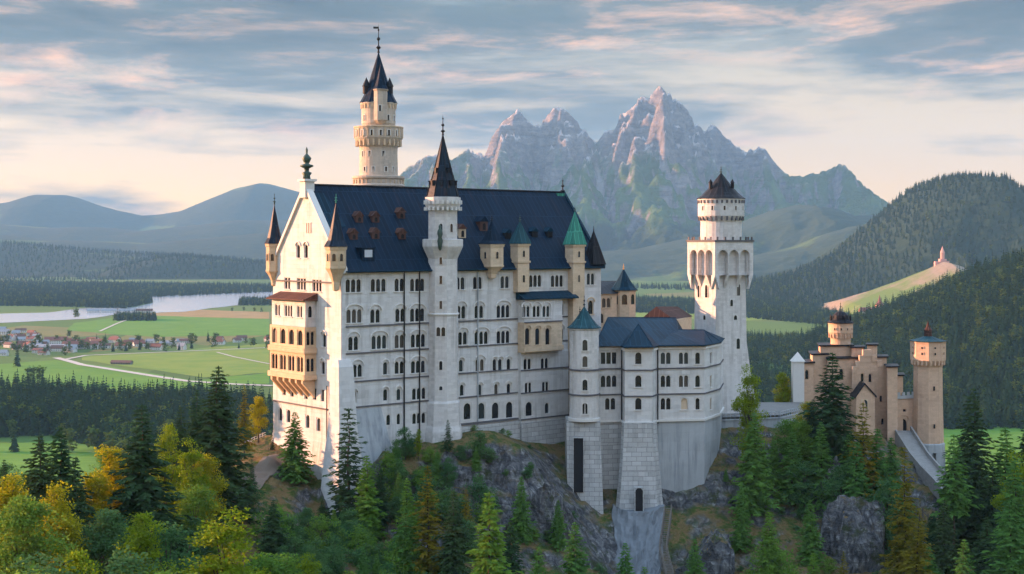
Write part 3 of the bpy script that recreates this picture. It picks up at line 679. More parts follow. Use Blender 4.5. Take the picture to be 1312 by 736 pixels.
class Wall:
    def __init__(s, p0, p1, z0, z1, frame='trim'):
        s.p0, s.p1, s.z0, s.z1, s.frame = p0, p1, z0, z1, frame
        s.L = math.hypot(p1[0] - p0[0], p1[1] - p0[1]); s.e = ((p1[0] - p0[0]) / s.L, (p1[1] - p0[1]) / s.L)
        s.wins = []
    def px(s, px, py, n=1, w=0.95, h=2.4, **kw):
        a, d = hit_wall(px, s.p0, s.p1); s.wins.append((a, ZZ(py, d), n, w, h, kw)); return s
    def at(s, a, z, n=1, w=0.95, h=2.4, **kw): s.wins.append((a, z, n, w, h, kw)); return s
    def build(s, mb, root, depth=0.5):
        inn = (-s.e[1], s.e[0]); holes = []
        for a, z, n, w, h, kw in s.wins:
            kw = dict(kw); kw.setdefault('frame', s.frame)
            o = (s.p0[0] + s.e[0] * a, s.p0[1] + s.e[1] * a)
            _, Wt = make_window(root, o, s.e, z, n, w, h, **kw); holes.append((a - Wt / 2, a + Wt / 2, z - h / 2, z + h / 2))
        xs = sorted({0.0, s.L} | {x for hh in holes for x in hh[:2] if 0 < x < s.L}); zs = sorted({s.z0, s.z1} | {x for hh in holes for x in hh[2:] if s.z0 < x < s.z1})
        def q(a, z, b=0.0): return (s.p0[0] + s.e[0] * a + inn[0] * b, s.p0[1] + s.e[1] * a + inn[1] * b, z)
        for z0, z1 in zip(zs, zs[1:]):
            run = None
            for x0, x1 in zip(xs, xs[1:]):
                cx, cz = (x0 + x1) / 2, (z0 + z1) / 2
                inside = any(h[0] < cx < h[1] and h[2] < cz < h[3] for h in holes)
                if inside:
                    if run is not None: mb.face([q(run, z0), q(x0, z0), q(x0, z1), q(run, z1)]); run = None
                elif run is None: run = x0
            if run is not None: mb.face([q(run, z0), q(s.L, z0), q(s.L, z1), q(run, z1)])
        for a0, a1, z0, z1 in holes:
            mb.face([q(a0, z0), q(a0, z0, depth), q(a0, z1, depth), q(a0, z1)]); mb.face([q(a1, z0, depth), q(a1, z0), q(a1, z1), q(a1, z1, depth)])
            mb.face([q(a0, z1), q(a0, z1, depth), q(a1, z1, depth), q(a1, z1)]); mb.face([q(a0, z0, depth), q(a0, z0), q(a1, z0), q(a1, z0, depth)])
    def course(s, mb, z, a0=0.0, a1=None, t=0.3, d=0.25):
        a1 = s.L if a1 is None else a1
        mb.obox((s.p0[0] + s.e[0] * a0, s.p0[1] + s.e[1] * a0, z), (s.e[0] * (a1 - a0), s.e[1] * (a1 - a0), 0), (s.e[1] * d, -s.e[0] * d, 0), (0, 0, t))
def round_window(root, c, apothem, ang, z, n=1, w=0.8, h=1.9, arch=True, **kw):
    """window with a proud surround on a round or many-sided tower; ang: direction it faces, degrees, -90 faces the viewer"""
    a = R(ang); nx, ny = math.cos(a), math.sin(a)
    kw.setdefault('sill', False)
    return make_window(root, (c[0] + nx * apothem, c[1] + ny * apothem), (-ny, nx), z, n, w, h, arch, False, -0.12, -0.03, 0.14, **kw)
def finial(parent, c, z, h, mat='iron', name='finial', k=1.0):
    mb = MB()
    mb.lathe(c, [(0.0, z - 0.3), (0.30 * k, z - 0.2), (0.16 * k, z + 0.08 * h), (0.55 * k, z + 0.16 * h), (0.14 * k, z + 0.24 * h), (0.12 * k, z + 0.38 * h), (0.42 * k, z + 0.46 * h), (0.10 * k, z + 0.54 * h), (0.08 * k, z + 0.72 * h), (0.22 * k, z + 0.77 * h), (0.06 * k, z + 0.82 * h), (0.0, z + h)], 8)
    return mb.build(name, mat, parent)
def cone_roof(parent, c, r, z0, z1, mat, n=8, rot=0.0, flare=1.12, name='roof'):
    mb = MB(); hgt = z1 - z0
    mb.lathe(c, [(r * flare * 0.97, z0 - 0.12), (r * flare, z0), (r * 0.86, z0 + hgt * 0.13), (r * 0.55, z0 + hgt * 0.40), (0.0, z1)], n, rot)
    return mb.build(name, mat, parent)

# ------------------------------------------------------------------ the palace
A = R(40); U = Vector((math.cos(A), math.sin(A), 0)); V = Vector((-math.sin(A), math.cos(A), 0)); C0 = Vector((-36.5, 300, 0))
LP, GP = 76.5, 28.3
def pl(a, b, z=0.0): p = C0 + U * a + V * b; return (p.x, p.y, z)
def pl2(a, b): return pl(a, b)[:2]
ZE, ZR, ZB = -5.8, 11.8, -64.0
pal = thing('palace', 'huge white palace block with long navy roof and rows of arched windows', 'palace', (-36.5, 300, -44))
mb = MB()
D2 = dict(n=2, w=1.0, h=2.55); D3 = dict(n=3, w=1.0, h=2.55)
front = Wall(pl2(0, 0), pl2(LP, 0), ZB, ZE)
for px, py, n in [(453, 366, 3), (485, 365.5, 3), (512, 365, 2), (535, 365, 3), (590, 363, 2), (612, 362.5, 2), (647, 361.5, 2), (686, 360, 3), (714, 360, 3), (757, 357.5, 2)]: front.px(px, py, n=n, w=1.12, h=2.9)
for px, py, n in [(454, 405, 3), (481, 405, 2), (513, 404, 2), (535, 403.5, 3), (591, 400, 2), (614, 399.5, 2), (645, 399, 3), (717, 396, 2)]: front.px(px, py, n=n, w=1.12, h=3.0, hood=True)
front.px(757, 394, 1, 1.6, 3.4, hood=True, frame='beige')
for px, py, n in [(453, 440, 2), (486, 438.5, 3), (512, 437.5, 2), (536, 436.5, 3), (593, 433.5, 2), (617, 433, 3), (645, 432, 3), (717, 428, 2)]: front.px(px, py, n=n, w=1.12, h=3.0, hood=True)
for px, py, n in [(458, 475, 2), (494, 472, 1), (512, 471, 2), (536, 470, 3), (591, 468.5, 1), (615, 468, 2), (634, 467.5, 1), (641, 467.3, 1), (652, 467, 1), (716, 462, 1)]: front.px(px, py, n=n, w=1.1, h=2.8, hood=True)
for px, py, n in [(454, 509, 1), (494, 506, 1), (511, 505.5, 1), (537, 504.5, 3), (592, 500, 1), (615, 499.5, 1), (636, 499, 1), (652, 498.5, 1), (716, 494, 1)]: front.px(px, py, n=n, w=1.05, h=2.6, sill=n > 1, hood=n == 1)
for px, py, n, w_, h_ in [(498, 538, 1, 1.0, 2.4), (511, 537, 1, .9, 2.4), (537, 536, 3, 1.0, 2.4), (599, 527, 1, 2.0, 3.8), (617, 526.5, 1, 2.0, 3.8), (635, 526, 1, 2.0, 3.8), (653, 525, 1, 2.0, 3.8), (717, 520, 1, 1.2, 2.4)]: front.px(px, py, n=n, w=w_, h=h_, sill=False)
front.build(mb, pal)
# gable end: rectangle below the eaves, then the steep triangle above
gab = Wall(pl2(0, GP), pl2(0, 0), ZB, ZE)
for px, py, n in [(368, 363, 2), (386, 364, 3), (406, 366, 3)]: gab.px(px, py, n=n, w=0.95, h=2.6, arch=False)
for px, py in [(364, 499), (374, 501), (392, 504), (403, 505), (413, 507)]: gab.px(px, py, w=1.1, h=2.6, arch=False, sill=False)
for px, py in [(359, 531), (369.5, 533), (394, 540), (408, 544)]: gab.px(px, py, w=1.3, h=3.0, sill=False)
for px, py in [(415, 436), (413.5, 471)]: gab.px(px, py, w=1.2, h=2.9, hood=True)
gab.build(mb, pal)
t0, t1 = 8.0, 20.3
for a, b in ((GP, t1), (t0, 0)): pass
zt_ = lambda t: ZE + (ZR - ZE) * (1 - abs(t - GP / 2) / (GP / 2))
zm = zt_(t0)
gup = Wall(pl2(0, t1), pl2(0, t0), ZE, zm)
gup.px(382, 322, 1, 1.25, 3.0, hood=True); gup.px(392, 322, 1, 1.25, 3.0, hood=True)
gup.build(mb, pal)
mb.face([pl(0, GP, ZE), pl(0, t1, ZE), pl(0, t1, zt_(t1))]); mb.face([pl(0, t0, ZE), pl(0, 0, ZE), pl(0, t0, zm)])
mb.face([pl(0, t1, zt_(t1)), pl(0, t0, zm), pl(0, GP / 2, ZR)])
# right gable end and back
mb.face([pl(LP, 0, ZB), pl(LP, GP, ZB), pl(LP, GP, ZE), pl(LP, GP / 2, ZR), pl(LP, 0, ZE)])
mb.face([pl(LP, GP, ZB), pl(0, GP, ZB), pl(0, GP, ZE), pl(LP, GP, ZE)])
wall = mb.build('wall', 'white', pal)
make_window(pal, pl2(0, 12.9), (-V.x, -V.y), ZZ(292, 311), 3, 0.45, 2.4, False, False, -0.12, -0.03, 0.14, sill=False)
# string courses
def course_part(wl, par, *a, mat='course', name='string_course'):
    mb = MB(); wl.course(mb, *a); return mb.build(name, mat, par)
for z in (-18.7, -24.5, -30.6, -36.1):
    for a, b in ((1.2, 23.2), (29.8, 49.3), (61.6, 65.2)): course_part(front, pal, z, a, b)
course_part(gab, pal, -9.3, 1.0, GP - 1.5); course_part(gab, pal, -36.8, 0, GP - 1.0); course_part(front, pal, -42.3, 30.2, 49.3, 0.45, 0.5)
mb = MB(); front.course(mb, ZE - 0.9, 0, LP, 0.55, 0.45)
for i in range(150):
    s = 1 + i * 0.5
    if s < LP - 0.4: mb.obox(pl(s, -0.003, ZE - 1.55), U * 0.26, -V * 0.3, (0, 0, 0.64))
mb.build('cornice', 'trim', pal)
# white coping along the gable slopes
mb = MB()
for ta, tb in ((-0.9, GP / 2), (GP / 2, GP + 0.9)):
    za, zb_ = ZE + (ZR - ZE) * (1 - abs(ta - GP / 2) / (GP / 2)), ZE + (ZR - ZE) * (1 - abs(tb - GP / 2) / (GP / 2))
    v0 = Vector(pl(-0.55, ta, za - 0.15)); v1 = Vector(pl(-0.55, tb, zb_ - 0.15))
    mb.obox(v0, v1 - v0, U * 1.6, (0, 0, 1.0))
mb.build('gable_coping', 'trim', pal)
# roof
mb = MB(); ov = 1.0; sl_ = (ZR - ZE) / (GP / 2)
def slope(b): return ZR - abs(b - GP / 2) * sl_ + 0.45
xa, xb = 1.05, LP + 0.5
for b0_, b1_ in ((-ov, GP / 2), (GP / 2, GP + ov)):
    f = [pl(xa, b0_, slope(b0_)), pl(xb, b0_, slope(b0_)), pl(xb, b1_, slope(b1_)), pl(xa, b1_, slope(b1_))]
    g = [(x, y, z - 0.42) for x, y, z in f]
    mb.mesh(f + g, [(0, 1, 2, 3), (7, 6, 5, 4), (0, 4, 5, 1), (1, 5, 6, 2), (2, 6, 7, 3), (3, 7, 4, 0)])
roof = mb.build('roof', 'slate', pal)
mb = MB(); mb.tube([pl(xa, GP / 2, ZR + 0.5), pl(xb, GP / 2, ZR + 0.5)], 0.28, 6)
mb.build('ridge_cap', 'slate_black', roof)
mb = MB(); mb.tube([pl(0.6, -ov - 0.12, slope(-ov) - 0.15), pl(LP, -ov - 0.12, slope(-ov) - 0.15)], 0.2, 6); mb.build('gutter', 'slate_blue', roof)
# raised lead panel behind the gable
mb = MB(); f = [pl(1.1, 0.6 + 6, slope(6.6) + 0.15), pl(5.6, 6.6, slope(6.6) + 0.15), pl(3.6, 12.6, slope(12.6) + 0.15), pl(1.1, 12.6, slope(12.6) + 0.15)]
g = [(x, y, z - 0.4) for x, y, z in f]; mb.mesh(f + g, [(0, 1, 2, 3), (0, 4, 5, 1), (1, 5, 6, 2), (2, 6, 7, 3)]); mb.build('lead_panel', 'slate_blue', roof)
# dormers: where the sight line meets the front slope
rn = (-V * sl_ + Vector((0, 0, 1))); rp = Vector(pl(0, 0, slope(0)))
def on_roof(px, py):
    r = Vector(((px - CX) / F, 1, (HZ - py) / F)); t = rp.dot(rn) / r.dot(rn); q = r * t - C0
    return q.dot(U), q.dot(V), q.z
def dormer(px, py, w, h, matbox='red_dormer', matroof='brown_roof', face='dark', name='dormer'):
    a, b, z = on_roof(px, py + 4); dep = h / sl_ + 0.9; b0_ = b - 0.5
    mb = MB(); z0 = z - 0.4
    mb.obox(pl(a - w / 2, b0_, z0), U * w, V * dep, (0, 0, h))
    d = mb.build(name, matbox, roof)
    pk = h + w * 0.55; e = 0.28
    mb = MB()
    vs = [pl(a - w / 2 - e, b0_ - e, z0 + h - 0.1), pl(a, b0_ - e, z0 + pk), pl(a + w / 2 + e, b0_ - e, z0 + h - 0.1), pl(a - w / 2 - e, b0_ + dep + .4, z0 + h - 0.1), pl(a, b0_ + dep + 1.2, z0 + pk), pl(a + w / 2 + e, b0_ + dep + .4, z0 + h - 0.1)]
    mb.mesh(vs, [(0, 2, 1), (0, 1, 4, 3), (1, 2, 5, 4), (3, 4, 5), (0, 3, 5, 2)])
    mb.build('dormer_roof', matroof, d)
    make_window(d, pl2(a, b0_), (U.x, U.y), z0 + h * 0.48, 1, w * 0.45, h * 0.75, True, False, -0.1, -0.02, 0.12, frame=matbox, pane=face, sill=False)
    return d
for px, py in [(459, 279), (480, 279), (513, 274), (452, 301), (480, 300), (514, 300.5)]: dormer(px, py, 1.9, 1.5)
for px, py in [(650, 300), (684, 298), (703, 298)]: dormer(px, py, 1.7, 1.5, 'slate_black', 'slate_blue')
dormer(618.5, 290, 2.2, 2.3, 'red_dormer', 'slate')
dormer(591, 299, 2.0, 2.2, 'beige', 'brown_roof')
a, b, z = on_roof(470, 331); mb = MB(); mb.obox(pl(a - 1.6, b - 0.6, z - 0.6), U * 3.2, V * 3.4, (0, 0, 2.7)); d = mb.build('roof_hatch', 'slate', roof)
mb = MB(); mb.obox(pl(a - 1.0, b - 0.66, z + 0.2), U * 2.0, V * 0.058, (0, 0, 1.6)); mb.build('pane', 'skylight', d)
mb = MB(); mb.obox(pl(a - 1.9, b - 0.8, z + 2.1), U * 3.8, V * 3.6, (0, 0, 0.22)); mb.build('dormer_roof', 'slate', d)
# small iron vents on the slope
# finials on the ridge
mb = MB(); c = pl2(0.2, GP / 2); mb.obox(pl(-0.9, GP / 2 - 1.1, ZR - 2.4), U * 2.4, V * 2.2, (0, 0, 3.6)); mb.obox(pl(-1.3, GP / 2 - 1.5, ZR + 1.2), U * 3.2, V * 3.0, (0, 0, 0.5))
ped = mb.build('gable_pedestal', 'trim', pal)
mb = MB(); mb.lathe(c, [(0.9, ZR + 1.6), (0.75, ZR + 2.5), (1.2, ZR + 3.1), (0.5, ZR + 3.4), (0.6, ZR + 4.1), (1.5, ZR + 4.5), (1.45, ZR + 4.8), (0.5, ZR + 5.1), (0.75, ZR + 5.6), (1.05, ZR + 6.3), (0.6, ZR + 6.9), (0.2, ZR + 7.3), (0.28, ZR + 8.2), (0.0, ZR + 8.9)], 12); mb.build('statue_finial', 'bronze', ped, smooth=True)
c = pl2(LP, GP / 2); finial(pal, c, ZR + 0.2, 4.2, 'iron', 'ridge_finial', 1.3)
mb = MB(); mb.obox(pl(LP - 2.6, GP / 2 - 0.8, slope(GP / 2 - .8) - 0.1), U * 2.8, V * 1.6, (0, 0, 0.8)); mb.build('copper_ridge_cap', 'copper', roof)
mb = MB()
v0 = Vector(pl(LP - 0.1, -1.0, slope(-1.0) + 0.0)); v1 = Vector(pl(LP - 0.1, GP / 2, slope(GP / 2)))
mb.obox(v0, v1 - v0, U * 0.7, (0, 0, 0.55)); mb.build('verge_coping', 'slate_blue', roof)
# turrets of the palace
def turret(ca, cb, r, ztip, zcone, zbody, zcorb, wallm, roofm, n=8, fin=2.2, finm='iron', wins=((-90, 1.2),), square=False, wz=None):
    c = pl2(ca, cb); mb = MB(); rot = A + math.pi / n if not square else A + math.pi / 4
    rr = r * (1 / math.cos(math.pi / n))
    mb.lathe(c, [(0.15, zcorb), (rr * 0.35, zcorb + 0.25), (rr * 0.42, zcorb + (zbody - zcorb) * 0.4), (rr * 0.75, zcorb + (zbody - zcorb) * 0.75), (rr * 1.05, zbody - 0.15), (rr * 1.05, zbody + 0.2), (rr, zbody + 0.25), (rr, zcone - 0.85), (rr * 1.08, zcone - 0.7), (rr * 1.10, zcone - 0.25), (rr * 1.16, zcone - 0.22), (rr * 1.16, zcone - 0.02)], n, rot)
    t = mb.build('turret', wallm, pal)
    cone_roof(t, c, rr, zcone, ztip, roofm, n, rot, 1.2)
    finial(t, c, ztip, fin, finm, k=0.7)
    for da, dz in wins: round_window(t, c, r, math.degrees(A) + da, zbody + (zcone - zbody) * 0.5 + dz - 1.2, 1, 0.75, 1.7, frame=wallm)
    return t
turret(-1.0, 0.4, 2.0, 8.2, -1.3, -5.9, -10.9, 'ochre', 'spire_roof', 8, 1.9, 'copper', ((-90, 1.2), (180, 1.2), (-135, 1.2)))
turret(0.2, GP - 0.2, 1.75, 8.4, -0.7, -7.0, -10.6, 'ochre', 'spire_roof', 8, 2.6, 'bronze', ((180, 1.2), (-135, 1.2)))
turret(40.8, -0.9, 1.9, 4.6, -0.8, -6.0, -9.0, 'beige', 'slate', 4, 1.4, 'iron', ((-90, 1.2), (180, 1.2)), True)
def shaft_turret(s, half, zt, zc, zb, mat, roofm, dep=1.5, fin=1.5):
    mb = MB(); mb.obox(pl(s - half, -dep, zb), U * 2 * half, V * (dep + 1.0), (0, 0, zc - zb))
    for z in (zc - 0.6, zc - 4.6): mb.obox(pl(s - half - 0.25, -dep - 0.25, z), U * (2 * half + 0.5), V * (dep + 1.2), (0, 0, 0.45))
    t = mb.build('turret', mat, pal); c = pl2(s, (1.0 - dep) / 2)
    mb = MB(); h2 = half + 0.45; d2 = (dep + 1.0) / 2 + 0.45
    base = [pl(s - h2, (1 - dep) / 2 - d2, zc - 0.12), pl(s + h2, (1 - dep) / 2 - d2, zc - 0.12), pl(s + h2, (1 - dep) / 2 + d2, zc - 0.12), pl(s - h2, (1 - dep) / 2 + d2, zc - 0.12), (c[0], c[1], zt)]
    mb.mesh(base, [(3, 2, 1, 0), (0, 1, 4), (1, 2, 4), (2, 3, 4), (3, 0, 4)]); mb.build('roof', roofm, t)
    finial(t, c, zt, fin, 'bronze', k=0.6)
    make_window(t, pl2(s, -dep), (U.x, U.y), zc - 2.4, 1, 0.7, 1.6, True, False, -0.12, -0.03, 0.14, frame=mat, sill=False)
    make_window(t, pl2(s, -dep), (U.x, U.y), zc - 8.3, 1, 0.7, 1.8, True, False, -0.12, -0.03, 0.14, frame=mat, sill=False)
    return t
shaft_turret(49.8, 1.75, 4.6, -0.7, -12.2, 'beige', 'teal', 1.7)
shaft_turret(67.3, 1.9, 7.2, -0.95, -58, 'beige', 'copper', 1.9)
mb = MB(); c = pl2(74.6, 0.6); q = [pl(72.4, -1.5, ZE - 0.2), pl(76.9, -1.5, ZE - 0.2), pl(76.9, 2.7, ZE - 0.2), pl(72.4, 2.7, ZE - 0.2), (c[0], c[1], 2.6)]
mb.mesh(q, [(3, 2, 1, 0), (0, 1, 4), (1, 2, 4), (2, 3, 4), (3, 0, 4)]); t = mb.build('corner_roof', 'slate_black', pal); finial(t, c, 2.5, 1.2, k=0.5)
# bay on the front: tall shallow projection, arcade box above it, dark lean-to roof
mb = MB()
b1 = Wall(pl2(49.6, -0.9), pl2(64.8, -0.9), ZB, -26.6)
for px, py, n, w_, h_ in [(676, 466.5, 2, 1.0, 2.6), (698, 465.5, 2, 1.0, 2.6), (677, 497, 2, .85, 2.6), (699, 496, 2, .85, 2.6), (678, 524, 1, 2.0, 3.4), (701, 523, 1, 1.2, 2.6)]: b1.px(px, py, n=n, w=w_, h=h_, hood=py < 470, sill=py < 500)
b1.build(mb, pal)
mb.face([pl(49.6, 0, ZB), pl(49.6, -0.9, ZB), pl(49.6, -0.9, -26.6), pl(49.6, 0, -26.6)]); mb.face([pl(64.8, -0.9, ZB), pl(64.8, 0, ZB), pl(64.8, 0, -26.6), pl(64.8, -0.9, -26.6)])
mb.face([pl(49.6, -0.9, -26.6), pl(64.8, -0.9, -26.6), pl(64.8, 0, -26.6), pl(49.6, 0, -26.6)])
b2 = Wall(pl2(49.4, -2.4), pl2(61.4, -2.4), -19.4, -13.8)
for px in (674.5, 687.5, 700): b2.px(px, 399, n=2, w=0.95, h=2.7, hood=True)
b2.build(mb, pal)
mb.face([pl(49.4, 0, -19.4), pl(49.4, -2.4, -19.4), pl(49.4, -2.4, -13.8), pl(49.4, 0, -13.8)]); mb.face([pl(61.4, -2.4, -19.4), pl(61.4, 0, -19.4), pl(61.4, 0, -13.8), pl(61.4, -2.4, -13.8)])
bay = mb.build('front_bay', 'white', pal)
mb = MB(); b3 = Wall(pl2(49.4, -2.4), pl2(61.4, -2.4), -26.5, -19.4, 'beige')
for px in (676, 689, 702): b3.px(px, 431, n=1, w=1.35, h=4.0, hood=True)
b3.build(mb, bay)
mb.face([pl(49.4, 0, -26.5), pl(49.4, -2.4, -26.5), pl(49.4, -2.4, -19.4), pl(49.4, 0, -19.4)]); mb.face([pl(61.4, -2.4, -26.5), pl(61.4, 0, -26.5), pl(61.4, 0, -19.4), pl(61.4, -2.4, -19.4)])
mb.face([pl(49.4, 0, -26.5), pl(61.4, 0, -26.5), pl(61.4, -2.4, -26.5), pl(49.4, -2.4, -26.5)])
mb.obox(pl(49.2, -2.75, -26.3), U * 12.4, V * 0.347, (0, 0, 1.2)); mb.build('arcade_panel', 'beige', bay)
for wl_, z in ((b1, -30.9), (b1, -36.3), (b1, -42.5), (b2, -19.5)): course_part(wl_, bay, z)
mb = MB(); f = [pl(48.8, -3.1, -13.7), pl(66.2, -3.1, -13.7), pl(66.2, 0, -12.2), pl(48.8, 0, -12.2)]; g = [(x, y, z - 0.35) for x, y, z in f[:2]] + [pl(66.2, 0, -14.05), pl(48.8, 0, -14.05)]
mb.mesh(f + g, [(0, 1, 2, 3), (7, 6, 5, 4), (0, 4, 5, 1), (1, 5, 6, 2), (3, 7, 4, 0)]); mb.build('bay_roof', 'slate_blue', bay)
# balcony bay on the gable end
mb = MB(); PB = 2.6; ta, tb = 24.4, 10.2
g1 = Wall(pl2(-PB, ta), pl2(-PB, tb), -19.0, -13.0)
for t_ in (22.0, 17.3, 12.6): g1.at(ta - t_, -15.6, 3 if t_ == 17.3 else 2, 0.8, 2.6)
g1.build(mb, pal)
g1s = Wall(pl2(-PB, tb), pl2(0, tb), -19.0, -13.0); g1s.at(1.3, -15.6, 1, 0.95, 2.6); g1s.build(mb, pal)
mb.face([pl(0, ta, -19), pl(-PB, ta, -19), pl(-PB, ta, -13), pl(0, ta, -13)])
gb = mb.build('gable_bay', 'white', pal)
mb = MB()
for zz0, zz1 in ((-24.6, -19.0), (-30.4, -24.6)):
    g2 = Wall(pl2(-PB - 0.35, ta + 0.3), pl2(-PB - 0.35, tb - 0.3), zz0, zz1, 'ochre')
    for t_ in (2.0, 5.6, 9.2, 12.8): g2.at(t_, zz0 + 3.3, 2 if zz0 < -25 else 1, 1.0 if zz0 < -25 else 1.9, 3.4, sill=False)
    g2.build(mb, gb)
    g3 = Wall(pl2(-PB - 0.35, tb - 0.3), pl2(0, tb - 0.3), zz0, zz1, 'ochre'); g3.at(1.5, zz0 + 3.2, 2, 0.8, 3.0, sill=False); g3.build(mb, gb)
    mb.face([pl(0, ta + .3, zz0), pl(-PB - .35, ta + .3, zz0), pl(-PB - .35, ta + .3, zz1), pl(0, ta + .3, zz1)])
    mb.obox(pl(-PB - 0.75, tb - 0.6, zz0 - 0.1), U * 0.39, V * (ta - tb + 1.2), (0, 0, 1.15)); mb.obox(pl(-PB - 0.75, tb - 0.75, zz0 - 0.1), U * (PB + 0.7), V * 0.4, (0, 0, 1.1))
mb.face([pl(0, tb - .3, -30.4), pl(0, ta + .3, -30.4), pl(-PB - .35, ta + .3, -30.4), pl(-PB - .35, tb - .3, -30.4)][::-1])
for i in range(6):
    y0 = tb + 0.2 + i * 2.6
    q = [pl(-PB - 0.5, y0, -30.5), pl(-0.003, y0, -30.5), pl(-0.003, y0, -34.6), pl(-PB - 0.5, y0, -31.3)]; r_ = [(x + V.x * 0.7, y + V.y * 0.7, z) for x, y, z in q]
    mb.mesh(q + r_, [(0, 1, 2, 3), (7, 6, 5, 4), (0, 4, 5, 1), (2, 6, 7, 3), (3, 7, 4, 0)])
mb.build('balcony', 'ochre', gb)
mb = MB(); f = [pl(-PB - 1.1, tb - 0.9, -13.0), pl(0, tb - 0.9, -11.6), pl(0, ta + 0.8, -11.6), pl(-PB - 1.1, ta + 0.8, -13.0)]; g = [(x, y, -13.25) for x, y, z in f]
mb.mesh(f + g, [(0, 1, 2, 3)[::-1], (4, 5, 6, 7), (0, 4, 5, 1), (2, 6, 7, 3), (3, 7, 4, 0)]); mb.build('bay_roof', 'brown_roof', gb)
# corner pier and battered base
mb = MB()
def quadpl(pts, z): return [pl2(a, b) for a, b in pts]
sec = [(-25.5, [(-1.2, -0.7), (1.9, -0.7), (1.9, 1.2), (-1.2, 1.2)]), (-27.0, [(-1.5, -1.4), (2.2, -1.4), (2.2, 1.6), (-1.5, 1.6)]), (-40, [(-1.9, -2.2), (2.7, -2.2), (2.7, 2.2), (-1.9, 2.2)]), (-45, [(-2.3, -2.6), (3.3, -2.6), (3.3, 2.8), (-2.3, 2.8)]), (-64, [(-3.6, -4.6), (4.6, -4.6), (4.6, 4.5), (-3.6, 4.5)])]
for (z1, q1), (z0, q0) in zip(sec, sec[1:]): mb.prism(quadpl(q0, z0), quadpl(q1, z1), z0, z1, False, z1 == -25.5)
mb.build('corner_pier', 'white', pal)
mb = MB(); mb.prism([pl2(a, b) for a, b in ((2.7, -5.2), (15.5, -5.2), (16.5, 0.5), (2.7, 0.5))], [pl2(a, b) for a, b in ((2.7, -0.12), (10.2, -0.12), (10.6, 0.5), (2.7, 0.5))], -64, -36.4)
mb.build('battered_base', 'concrete', pal)
mb = MB(); mb.prism([pl2(a, b) for a, b in ((-3.0, 2.2), (0.5, 2.2), (0.5, GP), (-3.0, GP + 2.6))], [pl2(a, b) for a, b in ((-0.1, 2.2), (0.5, 2.2), (0.5, GP), (-0.1, GP))], -66, -44.0)
mb.build('battered_base', 'white', pal)
mb = MB(); mb.prism([pl2(a, b) for a, b in ((30.2, -1.6), (49.4, -1.6), (49.4, 0.5), (30.2, 0.5))], [pl2(a, b) for a, b in ((30.2, -0.7), (49.4, -0.7), (49.4, 0.5), (30.2, 0.5))], -66, -42.6)
mb.prism([pl2(a, b) for a, b in ((49.5, -2.6), (76, -2.6), (76, 0.5), (49.5, 0.5))], [pl2(a, b) for a, b in ((49.5, -1.25), (76, -1.25), (76, 0.5), (49.5, 0.5))], -66, -43.2)
mb.build('masonry_plinth', 'ashlar', pal)
for s in (16.4, 20.6, 37.2): 
    mb = MB(); mb.tube([pl(s, -0.22, ZE - 0.9), pl(s, -0.22, -45.5)], 0.17, 6); mb.build('drainpipe', 'iron' if s < 30 else 'concrete', pal)
mb = MB(); mb.tube([pl(-0.25, 5.2, -31.5), pl(-0.7, 4.6, -52)], 0.14, 6); mb.build('drainpipe', 'iron', pal)

# ------------------------------------------------------------------ slender stair tower in front of the palace
c = pl2(26.5, -1.0); d_ = c[1]
st = thing('stair_tower', 'slender white octagonal tower with dark needle spire in front of the palace roof', 'tower', (c[0], c[1], -46))
z_ = lambda py: ZZ(py, d_ - 1)
rot = A + math.pi / 8
mb = MB(); mb.lathe(c, [(4.9, -58), (4.5, z_(552)), (4.15, z_(545)), (4.0, z_(516)), (3.65, z_(513)), (3.55, z_(405)), (3.35, z_(340)), (3.4, z_(332)), (4.4, z_(320)), (4.7, z_(316)), (4.7, z_(307)), (4.35, z_(306.5)), (4.35, z_(311)), (3.35, z_(311)), (3.35, z_(271)), (3.9, z_(266)), (4.15, z_(262)), (4.15, z_(253)), (3.6, z_(252.5))], 8, rot)
mb.build('wall', 'white_tower', st)
mb = MB(); mb.ring(c, 3.55, z_(270), z_(265.5), 24, 0.45, 0.75, rot); mb.ring(c, 4.15, z_(262), z_(257), 24, 0.5, 0.2, rot)
mb.lathe(c, [(3.75, z_(404)), (3.85, z_(403)), (3.85, z_(402)), (3.5, z_(401))], 8, rot)
mb.build('corbels', 'trim', st)
s_ = cone_roof(st, c, 3.75, z_(252), z_(171), 'spire_roof', 8, rot, 1.0, 'spire')
mb = MB()
for i in range(8):
    a = rot + i * math.pi / 4
    mb.tube([(c[0] + 3.8 * math.cos(a), c[1] + 3.8 * math.sin(a), z_(252)), (c[0] + 2.12 * math.cos(a), c[1] + 2.12 * math.sin(a), z_(252) + (z_(171) - z_(252)) * .4), (c[0], c[1], z_(171))], [0.14, 0.1, 0.06], 5)
mb.build('hip_rib', 'slate_black', s_)
for i in range(8):
    a = A + i * math.pi / 4
    for rr_, zz in ((2.9, z_(238)), (1.9, z_(222))):
        if zz > z_(230) and i % 2: continue
        mb = MB(); mb.ring((c[0] + math.cos(a) * (rr_ - 0.35), c[1] + math.sin(a) * (rr_ - 0.35)), 0, zz, zz + 0.9, 1, 0.6, 0.65, a); mb.ring((c[0] + math.cos(a) * (rr_ - 0.35), c[1] + math.sin(a) * (rr_ - 0.35)), 0, zz + 0.9, zz + 1.15, 1, 0.85, 0.75, a)
        mb.build('spire_lucarne', 'slate_black', s_)
finial(st, c, z_(172), 4.6, 'iron', k=1.0)
for da in (-90, -45, -135):
    round_window(st, c, 3.1, math.degrees(A) + da, z_(292), 1, 0.7, 2.0, sill=False)
for py in (333, 358, 390): round_window(st, c, 3.28, math.degrees(A) - 90 - 45, z_(py), 1, 0.6, 1.9, False)
